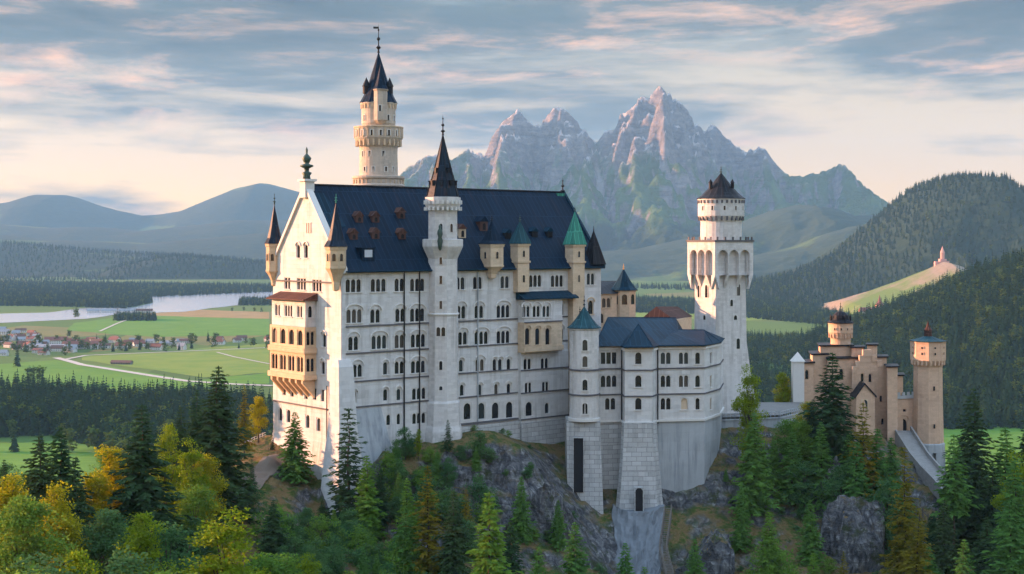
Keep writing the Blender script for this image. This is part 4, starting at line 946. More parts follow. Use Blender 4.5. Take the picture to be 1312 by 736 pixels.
for py, n, w_ in ((424, 2, 0.85), (467, 1, .7), (499, 1, .7)): round_window(st, c, 3.33, math.degrees(A) - 135, z_(py), n, w_, 2.1)
mb = MB(); a = R(math.degrees(A) - 135); q = (c[0] + math.cos(a) * 4.7, c[1] + math.sin(a) * 4.7)
mb.lathe(q, [(0.0, z_(322)), (0.35, z_(319)), (0.5, z_(314)), (0.62, z_(309)), (0.4, z_(304)), (0.62, z_(300)), (0.55, z_(296)), (0.28, z_(293.5)), (0.33, z_(291)), (0.2, z_(288.5)), (0, z_(288))], 10); mb.build('statue', 'bronze', st, smooth=True)

# ------------------------------------------------------------------ tallest round tower behind the ridge
d_ = 352.0; c = W(485, d_); z_ = lambda py: ZZ(py, d_)
tt = thing('round_tower', 'tallest tower, round and pale with lit left side, rising behind the palace ridge', 'tower', (c[0], c[1], -46))
mb = MB(); mb.lathe(c, [(6.3, -60), (5.6, -20), (5.5, z_(246)), (6.5, z_(241)), (6.6, z_(238)), (6.2, z_(236)), (6.2, z_(231)), (6.55, z_(229)), (6.55, z_(226.5)), (4.85, z_(225.5)), (4.75, z_(195)), (4.8, z_(190)), (5.4, z_(184)), (5.95, z_(179)), (6.05, z_(178)), (6.05, z_(164)), (5.65, z_(164)), (5.65, z_(169)), (3.9, z_(169)), (3.9, z_(163)), (4.25, z_(159)), (4.3, z_(136)), (4.6, z_(134)), (4.6, z_(132.5))], 32)
mb.build('wall', 'tan_tower', tt)
mb = MB(); mb.ring(c, 4.75, z_(188), z_(178.3), 26, 0.42, 1.05); mb.ring(c, 6.02, z_(177), z_(166), 26, 0.35, 0.16); mb.lathe(c, [(6.0, z_(165)), (6.25, z_(164.6)), (6.25, z_(163.2)), (6.0, z_(162.8))], 32); mb.ring(c, 4.25, z_(140), z_(134), 24, 0.4, 0.28); mb.ring(c, 6.1, z_(236), z_(231), 32, 0.3, 0.3)
mb.build('corbel_frieze', 'beige', tt)
sp = cone_roof(tt, c, 4.45, z_(132.5), z_(66), 'slate', 12, 0.1, 1.07, 'spire')
finial(tt, c, z_(67), 7.2, 'iron', k=1.15)
mb = MB(); mb.obox((c[0] - 1.3, c[1] - 0.05, z_(37)), (1.3, 0, 0), (0, 0.1, 0), (0, 0, 0.5)); mb.build('weathervane', 'iron', tt)
q = (c[0] + 0.9, c[1] - 3.9); mb = MB(); mb.lathe(q, [(0.4, z_(163)), (1.1, z_(160)), (1.75, z_(156)), (1.75, z_(119)), (2.0, z_(118)), (2.0, z_(117))], 8, math.pi / 8); t = mb.build('stair_turret', 'tan_tower', tt)
cone_roof(t, q, 1.8, z_(117), z_(84), 'slate', 8, math.pi / 8, 1.1); round_window(t, q, 1.62, -90, z_(141), 1, 0.6, 1.6, False)
mb = MB(); q2 = (c[0] - 1.9, c[1] - 2.2)
mb.lathe((c[0] - 2.9, c[1] - 1.4), [(0.9, z_(121)), (0.9, z_(112)), (1.1, z_(112)), (0.0, z_(100))], 6); mb.build('lucarne', 'slate_black', sp); mb = MB(); mb.lathe((c[0] + 2.9, c[1] - 1.2), [(0.8, z_(121)), (0.8, z_(112)), (1.0, z_(112)), (0.0, z_(100))], 6); mb.build('lucarne', 'slate_black', sp)
for py, angs in ((222 - 4, (-130, -100, -62, -35)), (198, (-112, -70, -140)), (152, (-140, -50, -20)), (172, (-150, -125, -100, -80, -60, -40))):
    for an in angs: round_window(tt, c, {218: 4.78, 198: 4.72, 152: 4.25, 172: 6.1}[py], an, z_(py), 1, 0.6, 1.5, False)

# ------------------------------------------------------------------ lower wing with bay, chamfered corner and blue hipped roof
wg = thing('residential_wing', 'lower white wing with blue hipped roofs standing on tall masonry piers', 'building', (W(820, 330)[0], 330, -42))
ZW, ZF, ZK = -24.9, -42.2, -82.0
pts = [W(763, 328), W(797, 329.5), W(800.5, 325.2), W(836, 325.4), W(842, 329.5), W(902.5, 331.4), W(922, 341.5), W(926, 354)]
mb = MB(); cs = (MB(), MB()); cor = MB(); led = MB()
rows = (459, 488.5, 517.5)
spec = {0: [(780, 3, 1.0, 0), (780, 2.9, 1.0, 1), (782, 2, 1.0, 2)], 2: [(818, 1, 1.3, 0), (818, 1, 1.3, 1), (818, 1, 1.3, 2)],
        4: [(853, 2, .95, 0), (853, 2, .95, 1), (853, 2, .95, 2), (876, 2, .9, 0), (876, 2, .9, 1), (877, 1, 1.4, 2), (894, 1, 1.0, 0), (894, 1, 1.0, 1), (894, 1, .9, 2)], 5: [(911, 1, 1.0, 0), (911, 1, 1.0, 1), (911, 1, 1.0, 2)]}
for i, (a, b) in enumerate(zip(pts, pts[1:])):
    wl = Wall(a, b, ZF, ZW)
    for px, n, w_, r_ in spec.get(i, []): wl.px(px, rows[r_], n=int(round(n)), w=w_ * 1.1, h=2.8, sill=(n == 1), arch=(n < 2.95 and not (i == 0 and r_ == 0)), pane='beige' if (i, r_) in ((5, 1), (5, 2)) or (i == 4 and px == 877) else 'glass')
    wl.build(mb, wg)
    for k_, py in enumerate((473, 506)): wl.course(cs[k_], ZZ(py, 330), -0.15, wl.L + 0.15, 0.3, 0.25)
    wl.course(led, ZF - 0.35, -0.25, wl.L + 0.25, 0.5, 0.4); wl.course(cor, ZW - 0.7, -0.2, wl.L + 0.2, 0.5, 0.35)
far = [W(885, 378), W(770, 352)]
for a, b in ((pts[-1], far[0]), (far[0], far[1])): mb.face([(*a, ZK), (*b, ZK), (*b, ZW), (*a, ZW)])
mb.build('wall', 'white', wg); [q_.build('string_course', 'course', wg) for q_ in cs]; led.build('ledge', 'trim', wg); cor.build('cornice', 'trim', wg)
def batter(lst, zt, zb, out, mat, name, parent, close=True):
    """masonry below the wing: the footprint widened downwards"""
    mb = MB(); cx = sum(p[0] for p in lst) / len(lst); cy_ = sum(p[1] for p in lst) / len(lst)
    N_ = 6
    for k in range(N_):
        f0, f1 = k / N_, (k + 1) / N_
        g = lambda f: [(p[0] + (p[0] - cx) / math.hypot(p[0] - cx, p[1] - cy_) * out * f ** 1.5, p[1] + (p[1] - cy_) / math.hypot(p[0] - cx, p[1] - cy_) * out * f ** 1.5) for p in lst]
        mb.prism(g(f1), g(f0), zt + (zb - zt) * f1, zt + (zb - zt) * f0, k == N_ - 1, k == 0)
    return mb.build(name, mat, parent)
batter([W(763, 328.2), W(800, 329.7), W(800, 340), W(763, 340)], ZF, -75, 1.0, 'ashlar', 'masonry_wall', wg)
pier = batter([W(796.5, 325.8), W(799.5, 324.3), W(836.5, 324.5), W(841.5, 326), W(843, 338), W(796, 338)], ZF, -75, 4.2, 'ashlar', 'masonry_pier', wg)
batter([W(843, 329.8), W(903, 331.4), W(922.5, 341.5), W(927, 360), W(843, 360)], ZF, -74, -1.6, 'concrete', 'rendered_base', wg)
make_window(pier, (W(818.5, 321.8)[0], 321.3), (1, 0), ZZ(642, 321.3), 1, 1.7, 6.2, True, False, -0.35, -0.2, 1.2, frame='ashlar', pane='dark', sill=False, name='doorway')
mb = MB()
NR, NC = 22, 20; rows_ = []
for k in range(NR + 1):
    t_ = k / NR; row = []
    for c_ in range(NC + 1):
        u_ = c_ / NC; bulge = 1 - (2 * u_ - 1) ** 2; rag = float(fbm(np.array([t_ * 5.0]), np.array([0.7 if u_ < .5 else 9.3]), 3, 77)[0]) * 7
        px_ = 784 + 68 * u_ + (2 * u_ - 1) * (-6 * t_) + rag * abs(2 * u_ - 1) ** 2 * (1 if u_ > .5 else -1); d_ = 322.0 - 3.0 * bulge - 17 * t_ ** 1.2
        nz_ = float(ridged(np.array([px_ / 9.0]), np.array([t_ * 2.2]), 4, 61)[0]) - 0.55
        row.append((W(px_, d_)[0], d_ - 1.3 * nz_, -60.8 - 1.2 * bulge - 16.5 * t_ + 1.1 * nz_))
    rows_.append(row)
for r0, r1 in zip(rows_, rows_[1:]):
    for k in range(NC): mb.face([r1[k], r1[k + 1], r0[k + 1], r0[k]])
top_ = rows_[0]; mb.face([*top_, (top_[-1][0], 332, -62), (top_[0][0], 332, -62)])
for side in (0, -1):
    col_ = [r_[side] for r_ in rows_]; mb.face(col_ + [(col_[-1][0], 332, -80), (col_[0][0], 332, -62)])
mb.build('concrete_apron', 'damp', wg, smooth=False)
# roofs of the wing
def poly_roof(faces, mat, name, parent, th=0.3):
    mb = MB()
    for f in faces: mb.face(f)
    return mb.build(name, mat, parent)
e = 0.2
Ea, Eb, Ec, Ed, Ee, Ef = [(*W(px, d), ZW + e) for px, d in ((761.5, 326.8), (842, 328.5), (903, 330.2), (913.5, 335.4), (923.8, 340.8), (928, 354))]
Rl, Rr_ = (*W(779, 342), ZZ(407, 342)), (*W(866, 351), ZZ(407.5, 351)); Bl, Br = (*W(768, 358), ZW + e), (*W(878, 370), ZW + e)
rl, rr2 = (*W(848, 342), ZZ(422.5, 342)), (*W(902, 346), ZZ(423, 346))
wr = poly_roof([[Ea, Eb, (*W(872, 333.0), ZW + e), Rr_, Rl], [Rl, Rr_, Br, Bl], [Ea, Rl, Bl], [(*W(872, 333), ZW + e), (*W(880, 352), ZW + e), Br, Rr_]], 'slate_blue', 'roof', wg)
poly_roof([[Eb, Ec, Ed, rr2, rl], [Ed, Ee, rr2], [Ee, Ef, rr2], [rl, rr2, Ef, Br]], 'slate_blue', 'corner_roof', wg)
ap = (*W(818, 333), ZZ(415, 333)); bq = [(*W(px, d), ZW + e + 0.05) for px, d in ((794.5, 329.2), (799.5, 323.9), (837, 324.1), (844, 328.6))]; bk = (*W(819, 343), ZZ(416, 343))
poly_roof([[bq[0], bq[1], ap], [bq[1], bq[2], ap], [bq[2], bq[3], ap], [bq[3], bk, ap], [bk, bq[0], ap]], 'slate_blue', 'bay_roof', wg)
mb = MB()
for p_, q_ in ((Rl, Rr_), (Ea, Rl), (rl, rr2), (rr2, Ed), (rr2, Ee), (ap, bq[1]), (ap, bq[2]), (ap, bk)): mb.tube([p_, q_], 0.13, 5)
eav = [Ea, bq[0], bq[1], bq[2], bq[3], Ec, Ed, Ee, Ef]
mb.tube([(x, y, z - 0.05) for x, y, z in eav], 0.17, 5); mb.build('roof_trim', 'slate_blue', wr)
for px, d in ((796.5, 329.2), (842.8, 329.2)):
    mb = MB(); x, y = W(px, d); mb.tube([(x, y - 0.1, ZW), (x, y - 0.1, ZF - 0.8)], 0.16, 6); mb.build('drainpipe', 'iron', wg)

# round turret at the left end of the wing
d_ = 326.0; c = W(748.5, d_); z_ = lambda py: ZZ(py, d_ - 3)
rt = thing('round_turret', 'round white turret with dark green conical cap left of the blue roofed wing', 'tower', (c[0], c[1], -42))
mb = MB(); mb.lathe(c, [(3.45, z_(541)), (3.4, z_(424)), (3.62, z_(423)), (3.62, z_(421))], 24); mb.build('wall', 'white_tower', rt)
mb = MB(); 
for py in (474, 506):
    mb = MB(); mb.lathe(c, [(3.4, z_(py + 2)), (3.72, z_(py + 1.6)), (3.72, z_(py)), (3.4, z_(py - 0.5))], 24); mb.build('string_course', 'course', rt)
mb = MB(); mb.lathe(c, [(3.45, z_(541)), (3.8, z_(540.5)), (3.8, z_(537)), (3.4, z_(536.5))], 24); mb.build('ledge', 'trim', rt)
cp_ = cone_roof(rt, c, 3.65, z_(421), z_(393), 'teal', 12, 0, 1.1, 'cap')
for dx_, hh in ((-1.0, 1.7), (0, 3.0), (1.0, 1.9)): finial(cp_, (c[0] + dx_, c[1]), z_(394) - abs(dx_) * 1.4, hh, 'iron', k=0.55)
for py in (442, 463, 493, 523): round_window(rt, c, 3.4, -90, z_(py), 1, 1.15, 2.6, sill=True)
mb = MB(); mb.prism([W(728, 322), W(775, 321.6), W(776, 334), W(724, 334)], [W(726, 324), W(769, 323.4), W(769, 334), W(724, 334)], -72, z_(541)); 
pd_ = mb.build('masonry_pedestal', 'ashlar', rt)
make_window(pd_, (W(741, 322.9)[0], 322.6), (1, 0), ZZ(596, 322.5), 1, 2.2, 12.6, False, False, -0.35, -0.15, 1.2, frame='ashlar', pane='dark', sill=False, name='doorway')

# ------------------------------------------------------------------ rear courtyard buildings seen over the wing
d_ = 372.0; z_ = lambda py: ZZ(py, d_)
c = W(799, d_); ct = thing('chapel_turret', 'small open belfry turret with pointed blue roof behind the wing', 'tower', (c[0], c[1], -44))
mb = MB(); mb.lathe(c, [(3.3, -50), (3.3, z_(374)), (3.6, z_(373)), (3.6, z_(371.5))], 8, math.pi / 8); mb.build('wall', 'beige', ct)
cone_roof(ct, c, 3.6, z_(371.5), z_(344), 'slate_blue', 8, math.pi / 8, 1.12); finial(ct, c, z_(345), 1.6, 'gold', k=0.7)
for an in (-90, -45, -135): round_window(ct, c, 3.05, an, z_(383), 1, 1.4, 2.8, frame='beige')
bb = thing('courtyard_building', 'beige courtyard block with dark roof between palace and belfry turret', 'building', (W(770, 372)[0], 372, -44))
mb = MB(); w1 = Wall(W(752, 364), W(790, 369), -46, ZZ(377, 366), 'beige'); 
for px, n in ((763, 1), (777, 2)): w1.px(px, 388, n=n, w=1.2, h=2.6, hood=True)
w1.px(768, 408, n=2, w=1.2, h=2.6)
w1.build(mb, bb); w2 = W(800, 384); w3 = W(760, 384)
mb.face([(*W(790, 369), -46), (*w2, -46), (*w2, ZZ(377, 366)), (*W(790, 369), ZZ(377, 366))]); mb.build('wall', 'beige', bb)
zt = ZZ(377, 366); rd1, rd2 = (*W(758, 375), ZZ(360, 375)), (*W(790, 377), ZZ(360, 377))
poly_roof([[(*W(750, 363.3), zt), (*W(792, 368.4), zt), rd2, rd1], [(*W(792, 368.4), zt), (*w2, zt), rd2], [(*w2, zt), (*w3, zt), rd1, rd2]], 'slate_black', 'roof', bb)
kb = thing('courtyard_building', 'red brown gabled roof peeping over the blue roofed wing', 'building', (W(845, 385)[0], 385, -44))
mb = MB(); q = [W(823, 383), W(868, 380), W(886, 396), W(842, 399)]; mb.prism(q, q, -46, ZZ(409, 383)); mb.build('wall', 'beige', kb)
z0 = ZZ(409, 383); ra, rb_ = (*W(841, 383.2), ZZ(393, 383)), (*W(868, 397), ZZ(393, 397))
poly_roof([[(*W(821, 382.5), z0), (*W(863, 379.8), z0), ra], [(*W(863, 379.8), z0), (*W(888, 396), z0), rb_, ra], [(*W(821, 382.5), z0), ra, rb_, (*W(842, 400), z0)]], 'brown_roof', 'roof', kb)

# ------------------------------------------------------------------ square keep on the right
sq = thing('square_tower', 'massive white square tower with arched gallery and round drum under a black cap', 'tower', (W(922, 362)[0], 362, -45))
th = R(31); e1 = Vector((math.cos(th), math.sin(th), 0)); e2 = Vector((-math.sin(th), math.cos(th), 0)); K = Vector((*W(916, 355.5), 0)); s1, s2 = 12.6, 11.2
def kq(a, b): p = K + e1 * a + e2 * b; return (p.x, p.y)
zt, zc, zg = ZZ(310, 358), ZZ(316, 358), ZZ(353, 358)
I = 1.35
mb = MB()
rc = [(I, I), (s1 - I, I), (s1 - I, s2 - I), (I, s2 - I)]
lv = [(zt - 2, 0.0), (ZZ(372, 358), 0.0), (ZZ(440, 358), 0.25), (ZZ(480, 358), 1.3), (ZZ(520, 358), 2.8), (-56, 4.0)]
for (za, oa), (zb_, ob_) in zip(lv, lv[1:]):
    f = lambda o_: [kq(a + (o_ if a > s1 / 2 else -o_ * .35), b + (o_ * .35 if b > s2 / 2 else -o_ * .35)) for a, b in rc]
    mb.prism(f(ob_), f(oa), zb_, za, False, False)
mb.build('shaft', 'white_tower', sq)
mb = MB()
for p0, p1, L in ((kq(0, 0), kq(s1, 0), s1), (kq(0, s2), kq(0, 0), s2), (kq(s1, 0), kq(s1, s2), s2), (kq(s1, s2), kq(0, s2), s1)):
    n = 3; wl = Wall(p0, p1, zg, zt); hh = 6.6
    wl.at(L / 2, zg + hh / 2, n, (L - 0.1) / n - 0.85, hh, pane=None, sill=False, b0=0.05, th=1.5, frame='white_tower'); 
    wl.build(mb, sq, 1.55)
    ex_ = Vector((*wl.e, 0)); in_ = Vector((-wl.e[1], wl.e[0], 0)); pitch = (L - 0.1) / n
    for k in range(n + 1):                       # corbels carrying the arches
        a0 = min(max(0.05 + k * pitch - 0.45, 0.0), L - 0.9); o_ = Vector((*p0, 0)) + ex_ * a0
        q_ = [o_ + in_ * b + Vector((0, 0, zz)) for b, zz in ((0.02, zg), (1.5, zg), (1.5, zg - 3.6))]; r2 = [p + ex_ * 0.9 for p in q_]
        mb.mesh(q_ + r2, [(0, 1, 2), (5, 4, 3), (0, 2, 5, 3), (0, 3, 4, 1)])
mb.face([(*kq(0, 0), zt), (*kq(s1, 0), zt), (*kq(s1, s2), zt), (*kq(0, s2), zt)])
mb.build('gallery', 'white_tower', sq)
mb = MB()
for p0, p1 in ((kq(0, 0), kq(s1, 0)), (kq(0, s2), kq(0, 0)), (kq(s1, 0), kq(s1, s2)), (kq(s1, s2), kq(0, s2))):
    wl = Wall(p0, p1, zt, zt + 1); wl.course(mb, zt + 0.004, -0.2, wl.L + 0.2, 0.45, 0.25)
    for i in range(5): wl.course(mb, zt + 0.46, wl.L * (i + 0.2) / 5, wl.L * (i + 0.2) / 5 + 0.5, 0.8, 0.2)
mb.build('parapet_rail', 'course', sq)
cc = kq(s1 / 2 + 0.3, s2 / 2); dd = cc[1]; z_ = lambda py: ZZ(py, dd)
mb = MB(); mb.lathe(cc, [(5.35, zt), (5.25, z_(285)), (5.5, z_(281)), (5.95, z_(277)), (5.95, z_(258)), (6.05, z_(256.5)), (6.05, z_(255))], 32); dr = mb.build('drum', 'white_tower', sq)
mb = MB(); mb.ring(cc, 5.3, z_(283), z_(277.5), 26, 0.5, 0.6); mb.ring(cc, 5.95, z_(261), z_(257), 30, 0.5, 0.2); mb.build('corbels', 'course', dr)
cone_roof(sq, cc, 5.9, z_(254.8), z_(221), 'slate_black', 16, 0, 1.08, 'cap'); finial(sq, cc, z_(222), 1.9, 'bronze', k=0.9)
for an in (-150, -40): 
    a = R(an); mb = MB(); q = (cc[0] + 3.4 * math.cos(a), cc[1] + 3.4 * math.sin(a)); mb.lathe(q, [(0.45, z_(242)), (0.45, z_(235)), (0.6, z_(235)), (0, z_(230))], 6); mb.build('lucarne', 'slate_black', sq)
for an in (-150, -120, -90, -60, -30): round_window(dr, cc, 5.93, an, z_(267), 1, 0.5, 1.2, False)
wR = Wall(kq(I, I), kq(s1 - I, I), 0, 1); wL = Wall(kq(I, s2 - I), kq(I, I), 0, 1)
for wl, lst in ((wR, [(946, 371, 1.1, 3.2), (937, 388, .9, 1.8), (942, 412, 1.1, 3.4), (945, 440, 1.1, 2.8)]), (wL, [(905.5, 373, 1.1, 3.4), (895.5, 373, .8, 3.2), (903, 412, 1.0, 3.4)])):
    for px, py, w_, h_ in lst:
        a, d = hit_wall(px, wl.p0, wl.p1); make_window(sq, (wl.p0[0] + wl.e[0] * a, wl.p0[1] + wl.e[1] * a), wl.e, ZZ(py, d), 1, w_, h_, True, False, -0.16 - (0.12 if py > 430 else 0), -0.05 - (.2 if py > 430 else 0), 0.2, sill=False)

# ------------------------------------------------------------------ terrace between keep and gatehouse
o = MB(); o.face([(*p, -44.3) for p in (W(921, 351), W(1000, 356), W(1024, 366), W(1030, 384), W(880, 384), W(890, 352))]); structure(o.build('courtyard_paving', 'paving'))
tw = thing('retaining_wall', 'grey terrace wall with pale railing right of the white wing', 'wall', (W(965, 352)[0], 352, -52))
mb = MB(); tp = [W(918, 349.5), W(960, 351.5), (W(1000, 354.5)), W(1026, 364)]
for a, b in zip(tp, tp[1:]): mb.obox((*a, -62), (b[0] - a[0], b[1] - a[1], 0), (0, 1.0, 0), (0, 0, 62 - 45.0))
mb.build('wall', 'concrete', tw)
mb = MB()
for a, b in zip(tp, tp[1:]):
    wl = Wall(a, b, 0, 1); wl.course(mb, -45.0 + 0.004, 0, wl.L, 0.4, 0.25); wl.course(mb, -43.3, 0, wl.L, 0.14, 0.10); wl.course(mb, -43.9, 0, wl.L, 0.10, 0.08)
    for i in range(int(wl.L / 1.2) + 1): wl.course(mb, -44.6, i * 1.2, i * 1.2 + 0.14, 1.4, 0.12)
mb.build('railing', 'concrete', tw)

# ------------------------------------------------------------------ gatehouse
gh = thing('gatehouse', 'reddish sandstone gatehouse with stepped gables and a round corner tower', 'gatehouse', (W(1085, 392)[0], 392, -50))
def block(parent, px0, px1, d0, d1, pyt, name, mat='pink', coping='slate_black', zb=-60, back=9.0, wins=(), cop=True):
    a, b = W(px0, d0), W(px1, d1); zt = ZZ(pyt, (d0 + d1) / 2); mb = MB()
    wl = Wall(a, b, zb, zt, mat)
    for px, py, n, w_, h_ in wins: wl.px(px, py, n=n, w=w_, h=h_, sill=False)
    wl.build(mb, parent); c_, d_ = (b[0] + 1.5, b[1] + back), (a[0] + 1.5, a[1] + back)
    mb.face([(*b, zb), (*c_, zb), (*c_, zt), (*b, zt)]); mb.face([(*c_, zb), (*d_, zb), (*d_, zt), (*c_, zt)]); mb.face([(*d_, zb), (*a, zb), (*a, zt), (*d_, zt)]); mb.face([(*a, zt), (*b, zt), (*c_, zt), (*d_, zt)])
    o = mb.build(name, mat, parent)
    if cop:
        mb = MB(); q = [a, b, c_, d_]; cx, cy_ = sum(p[0] for p in q) / 4, sum(p[1] for p in q) / 4
        q = [(p[0] + (0.45 if p[0] > cx else -0.45), p[1] + (0.45 if p[1] > cy_ else -0.45)) for p in q]
        mb.prism(q, q, zt + 0.004, zt + 0.4); mb.build('coping', coping, o)
    return o
block(gh, 1017, 1042, 386, 388, 466, 'side_block', wins=[(1024, 480, 1, 1.0, 2.6), (1034, 480, 1, 1.0, 2.6)])
block(gh, 1041, 1060, 389.5, 390.5, 455, 'side_block', back=10)
block(gh, 1051, 1092, 392, 393, 444, 'side_block', back=9)
block(gh, 1060, 1098, 388.5, 389, 460, 'side_block', back=6, wins=[(1078, 478, 1, 1.0, 2.4)])
block(gh, 1091, 1106, 391, 391.5, 446, 'gable_step', back=5); block(gh, 1111, 1123, 391.8, 392, 443, 'gable_step', back=5); block(gh, 1123, 1136, 391, 391.6, 458.5, 'gable_step', back=6)
# main stepped gable
mb = MB(); ga, gb_ = W(1092, 386.5), W(1137, 389.5); main = Wall(ga, gb_, -60, ZZ(478, 388), 'pink')
for px, py, n, w_, h_ in [(1115, 478.5 + 6, 1, .9, 2.4), (1105, 484, 1, .9, 2.4), (1129, 511, 1, .8, 1.8), (1131, 540, 1, .8, 1.8), (1103, 513, 1, 1.0, 2.2)]: main.px(px, py, n=n, w=w_, h=h_, sill=False)
main.build(mb, gh)
ax, d = hit_wall(1110, ga, gb_); zz0 = ZZ(478, 388); apx = (ga[0] + main.e[0] * ax, ga[1] + main.e[1] * ax)
mb.face([(*ga, zz0), (*gb_, zz0), (*apx, ZZ(450, 388))])
bkk = lambda p: (p[0] + 1.0, p[1] + 6)
mb.face([(*gb_, zz0), (*bkk(gb_), zz0), (*bkk(apx), ZZ(450, 388)), (*apx, ZZ(450, 388))]); mb.face([(*apx, ZZ(450, 388)), (*bkk(apx), ZZ(450, 388)), (*bkk(ga), zz0), (*ga, zz0)])
mb.face([(*gb_, -60), (*bkk(gb_), -60), (*bkk(gb_), zz0), (*gb_, zz0)]); mb.face([(*bkk(ga), -60), (*ga, -60), (*ga, zz0), (*bkk(ga), zz0)])
mg = mb.build('stepped_gable', 'pink', gh)
mb = MB()
for p, q in ((ga, apx), (gb_, apx)):
    v0 = Vector((*p, zz0)); v1 = Vector((*q, ZZ(450, 388))); n_ = 4
    for i in range(n_):
        s0 = v0.lerp(v1, i / n_); s1_ = v0.lerp(v1, (i + 1) / n_)
        mb.obox((s0.x, s0.y - 0.2, s0.z), (s1_.x - s0.x, s1_.y - s0.y, 0), (0, 1.2, 0), (0, 0, s1_.z - s0.z + 0.35))
mb.build('gable_step', 'pink', gh)
# porch gable in front
mb = MB(); pa, pb = W(1097, 381.5), W(1121, 383); pm = ((pa[0] + pb[0]) / 2 - 0.3, (pa[1] + pb[1]) / 2); zp = ZZ(508, 382); zq = ZZ(493, 382)
mb.face([(*pa, -60), (*pb, -60), (*pb, zp), (*pm, zq), (*pa, zp)]); mb.face([(*pb, -60), (pb[0] + .5, pb[1] + 6, -60), (pb[0] + .5, pb[1] + 6, zp), (*pb, zp)]); mb.face([(pa[0], pa[1] + 6, -60), (*pa, -60), (*pa, zp), (pa[0], pa[1] + 6, zp)])
po = mb.build('porch', 'pink', gh)
mb = MB()
for p in (pa, pb):
    v0 = Vector((*p, zp)); v1 = Vector((*pm, zq)); o_ = v0 + (v0 - v1) * 0.15 + Vector((0, -0.4, 0)); mb.obox(o_, (v1 - v0) * 1.15, (0, 6, 0), (0, 0, 0.45))
mb.build('porch_roof', 'slate_black', po)
make_window(po, pm, ((pb[0] - pa[0]) / 5.3, (pb[1] - pa[1]) / 5.3), ZZ(520, 382), 1, 1.6, 3.4, True, False, -0.14, -0.03, 0.16, frame='beige', sill=False)
# right pier with flat roof
block(gh, 1137, 1150, 384, 384.5, 471, 'corner_pier', zb=-64, back=7); block(gh, 1146, 1157, 388, 389, 482, 'corner_pier', zb=-62, back=6)
# white pyramid-capped corner on the far left
d_ = 385.5; c = W(1022, d_); mb = MB(); mb.obox((c[0] - 1.5, c[1] - 1.5, -60), (3, 0, 0), (0, 3, 0), (0, 0, 60 + ZZ(463, d_))); t = mb.build('corner_turret', 'trim', gh)
mb = MB(); q = [(c[0] - 1.8, c[1] - 1.8), (c[0] + 1.8, c[1] - 1.8), (c[0] + 1.8, c[1] + 1.8), (c[0] - 1.8, c[1] + 1.8)]; z0 = ZZ(463, d_)
mb.mesh([(*p, z0) for p in q] + [(*c, ZZ(451, d_))], [(3, 2, 1, 0), (0, 1, 4), (1, 2, 4), (2, 3, 4), (3, 0, 4)]); mb.build('roof', 'trim', t)
# round tower of the gatehouse
d_ = 396.0; c = W(1077, d_); z_ = lambda py: ZZ(py, d_)
mb = MB(); mb.lathe(c, [(3.0, -60), (2.85, z_(452)), (2.75, z_(436)), (3.0, z_(430)), (3.4, z_(426)), (3.4, z_(416)), (3.5, z_(415)), (3.5, z_(413.5))], 24); t = mb.build('round_tower', 'pink', gh)
mb = MB(); mb.ring(c, 2.85, z_(433), z_(427), 18, 0.35, 0.5); mb.build('corbels', 'pink', t)
mb = MB(); mb.lathe(c, [(3.75, z_(414)), (3.75, z_(413)), (2.6, z_(409.5)), (2.2, z_(404)), (1.2, z_(400)), (0.5, z_(399)), (0, z_(398))], 16); mb.build('cap', 'slate_black', t)
for i in range(8): 
    a = i * math.pi / 4 + 0.2; mb = MB(); mb.lathe((c[0] + 2.9 * math.cos(a), c[1] + 2.9 * math.sin(a)), [(0.25, z_(411)), (0.25, z_(406)), (0, z_(403))], 6); mb.build('roof_spike', 'slate_black', t)
finial(t, c, z_(399), 2.8, 'bronze', k=0.8)
for an in (-130, -100, -70, -40): round_window(t, c, 3.4, an, z_(421), 1, 0.4, 0.7, False, frame='pink')
# gate arch wall towards the octagonal tower
mb = MB(); ca, cb_ = W(1149, 388), W(1180, 391); gw = Wall(ca, cb_, -70, ZZ(511, 389), 'pink'); gw.px(1157, 548, n=1, w=2.8, h=5.0, sill=False, hood=True, pane='dark'); gw.px(1158, 526, n=1, w=1.6, h=0.8, arch=False, sill=False)
gw.build(mb, gh); mb.face([(*ca, gw.z1), (*cb_, gw.z1), (cb_[0], cb_[1] + 5, gw.z1), (ca[0], ca[1] + 5, gw.z1)]); mb.build('gate_wall', 'pink', gh)
mb = MB(); gw.course(mb, gw.z1 + 0.004, 0, gw.L, 0.9, 0.3)
for i in range(5): gw.course(mb, gw.z1 + 0.92, i * gw.L / 5 + 0.1, i * gw.L / 5 + 0.9, 0.9, 0.3)
mb.build('battlement', 'concrete', gh)

d_ = 389.0; c = W(1189, d_); z_ = lambda py: ZZ(py, d_)
ot = thing('gate_tower', 'tall octagonal pink tower with flat dark cap standing apart beside the gate', 'tower', (c[0], c[1], -60))
mb = MB(); mb.lathe(c, [(4.25, z_(567)), (3.95, z_(520)), (3.85, z_(470)), (4.2, z_(466)), (4.75, z_(461)), (4.75, z_(440)), (4.85, z_(438)), (4.85, z_(436.5))], 8, math.pi / 8 + 0.15); mb.build('wall', 'pink', ot)
mb = MB(); mb.ring(c, 3.85, z_(467), z_(461.2), 24, 0.4, 0.75, 0.15); mb.build('corbels', 'pink', ot)
cone_roof(ot, c, 4.75, z_(436.5), z_(429), 'teal', 8, math.pi / 8 + .15, 1.12, 'cap')
mb = MB(); mb.lathe(c, [(1.15, z_(432)), (1.0, z_(424)), (1.25, z_(423.5)), (0.5, z_(419)), (0.4, z_(417)), (0.0, z_(411))], 8); mb.build('cupola', 'brown_roof', ot)
for i in range(8): round_window(ot, c, 4.42, math.degrees(.15) + i * 45 - 90, z_(452), 1, 0.5, 0.75, False, frame='pink')
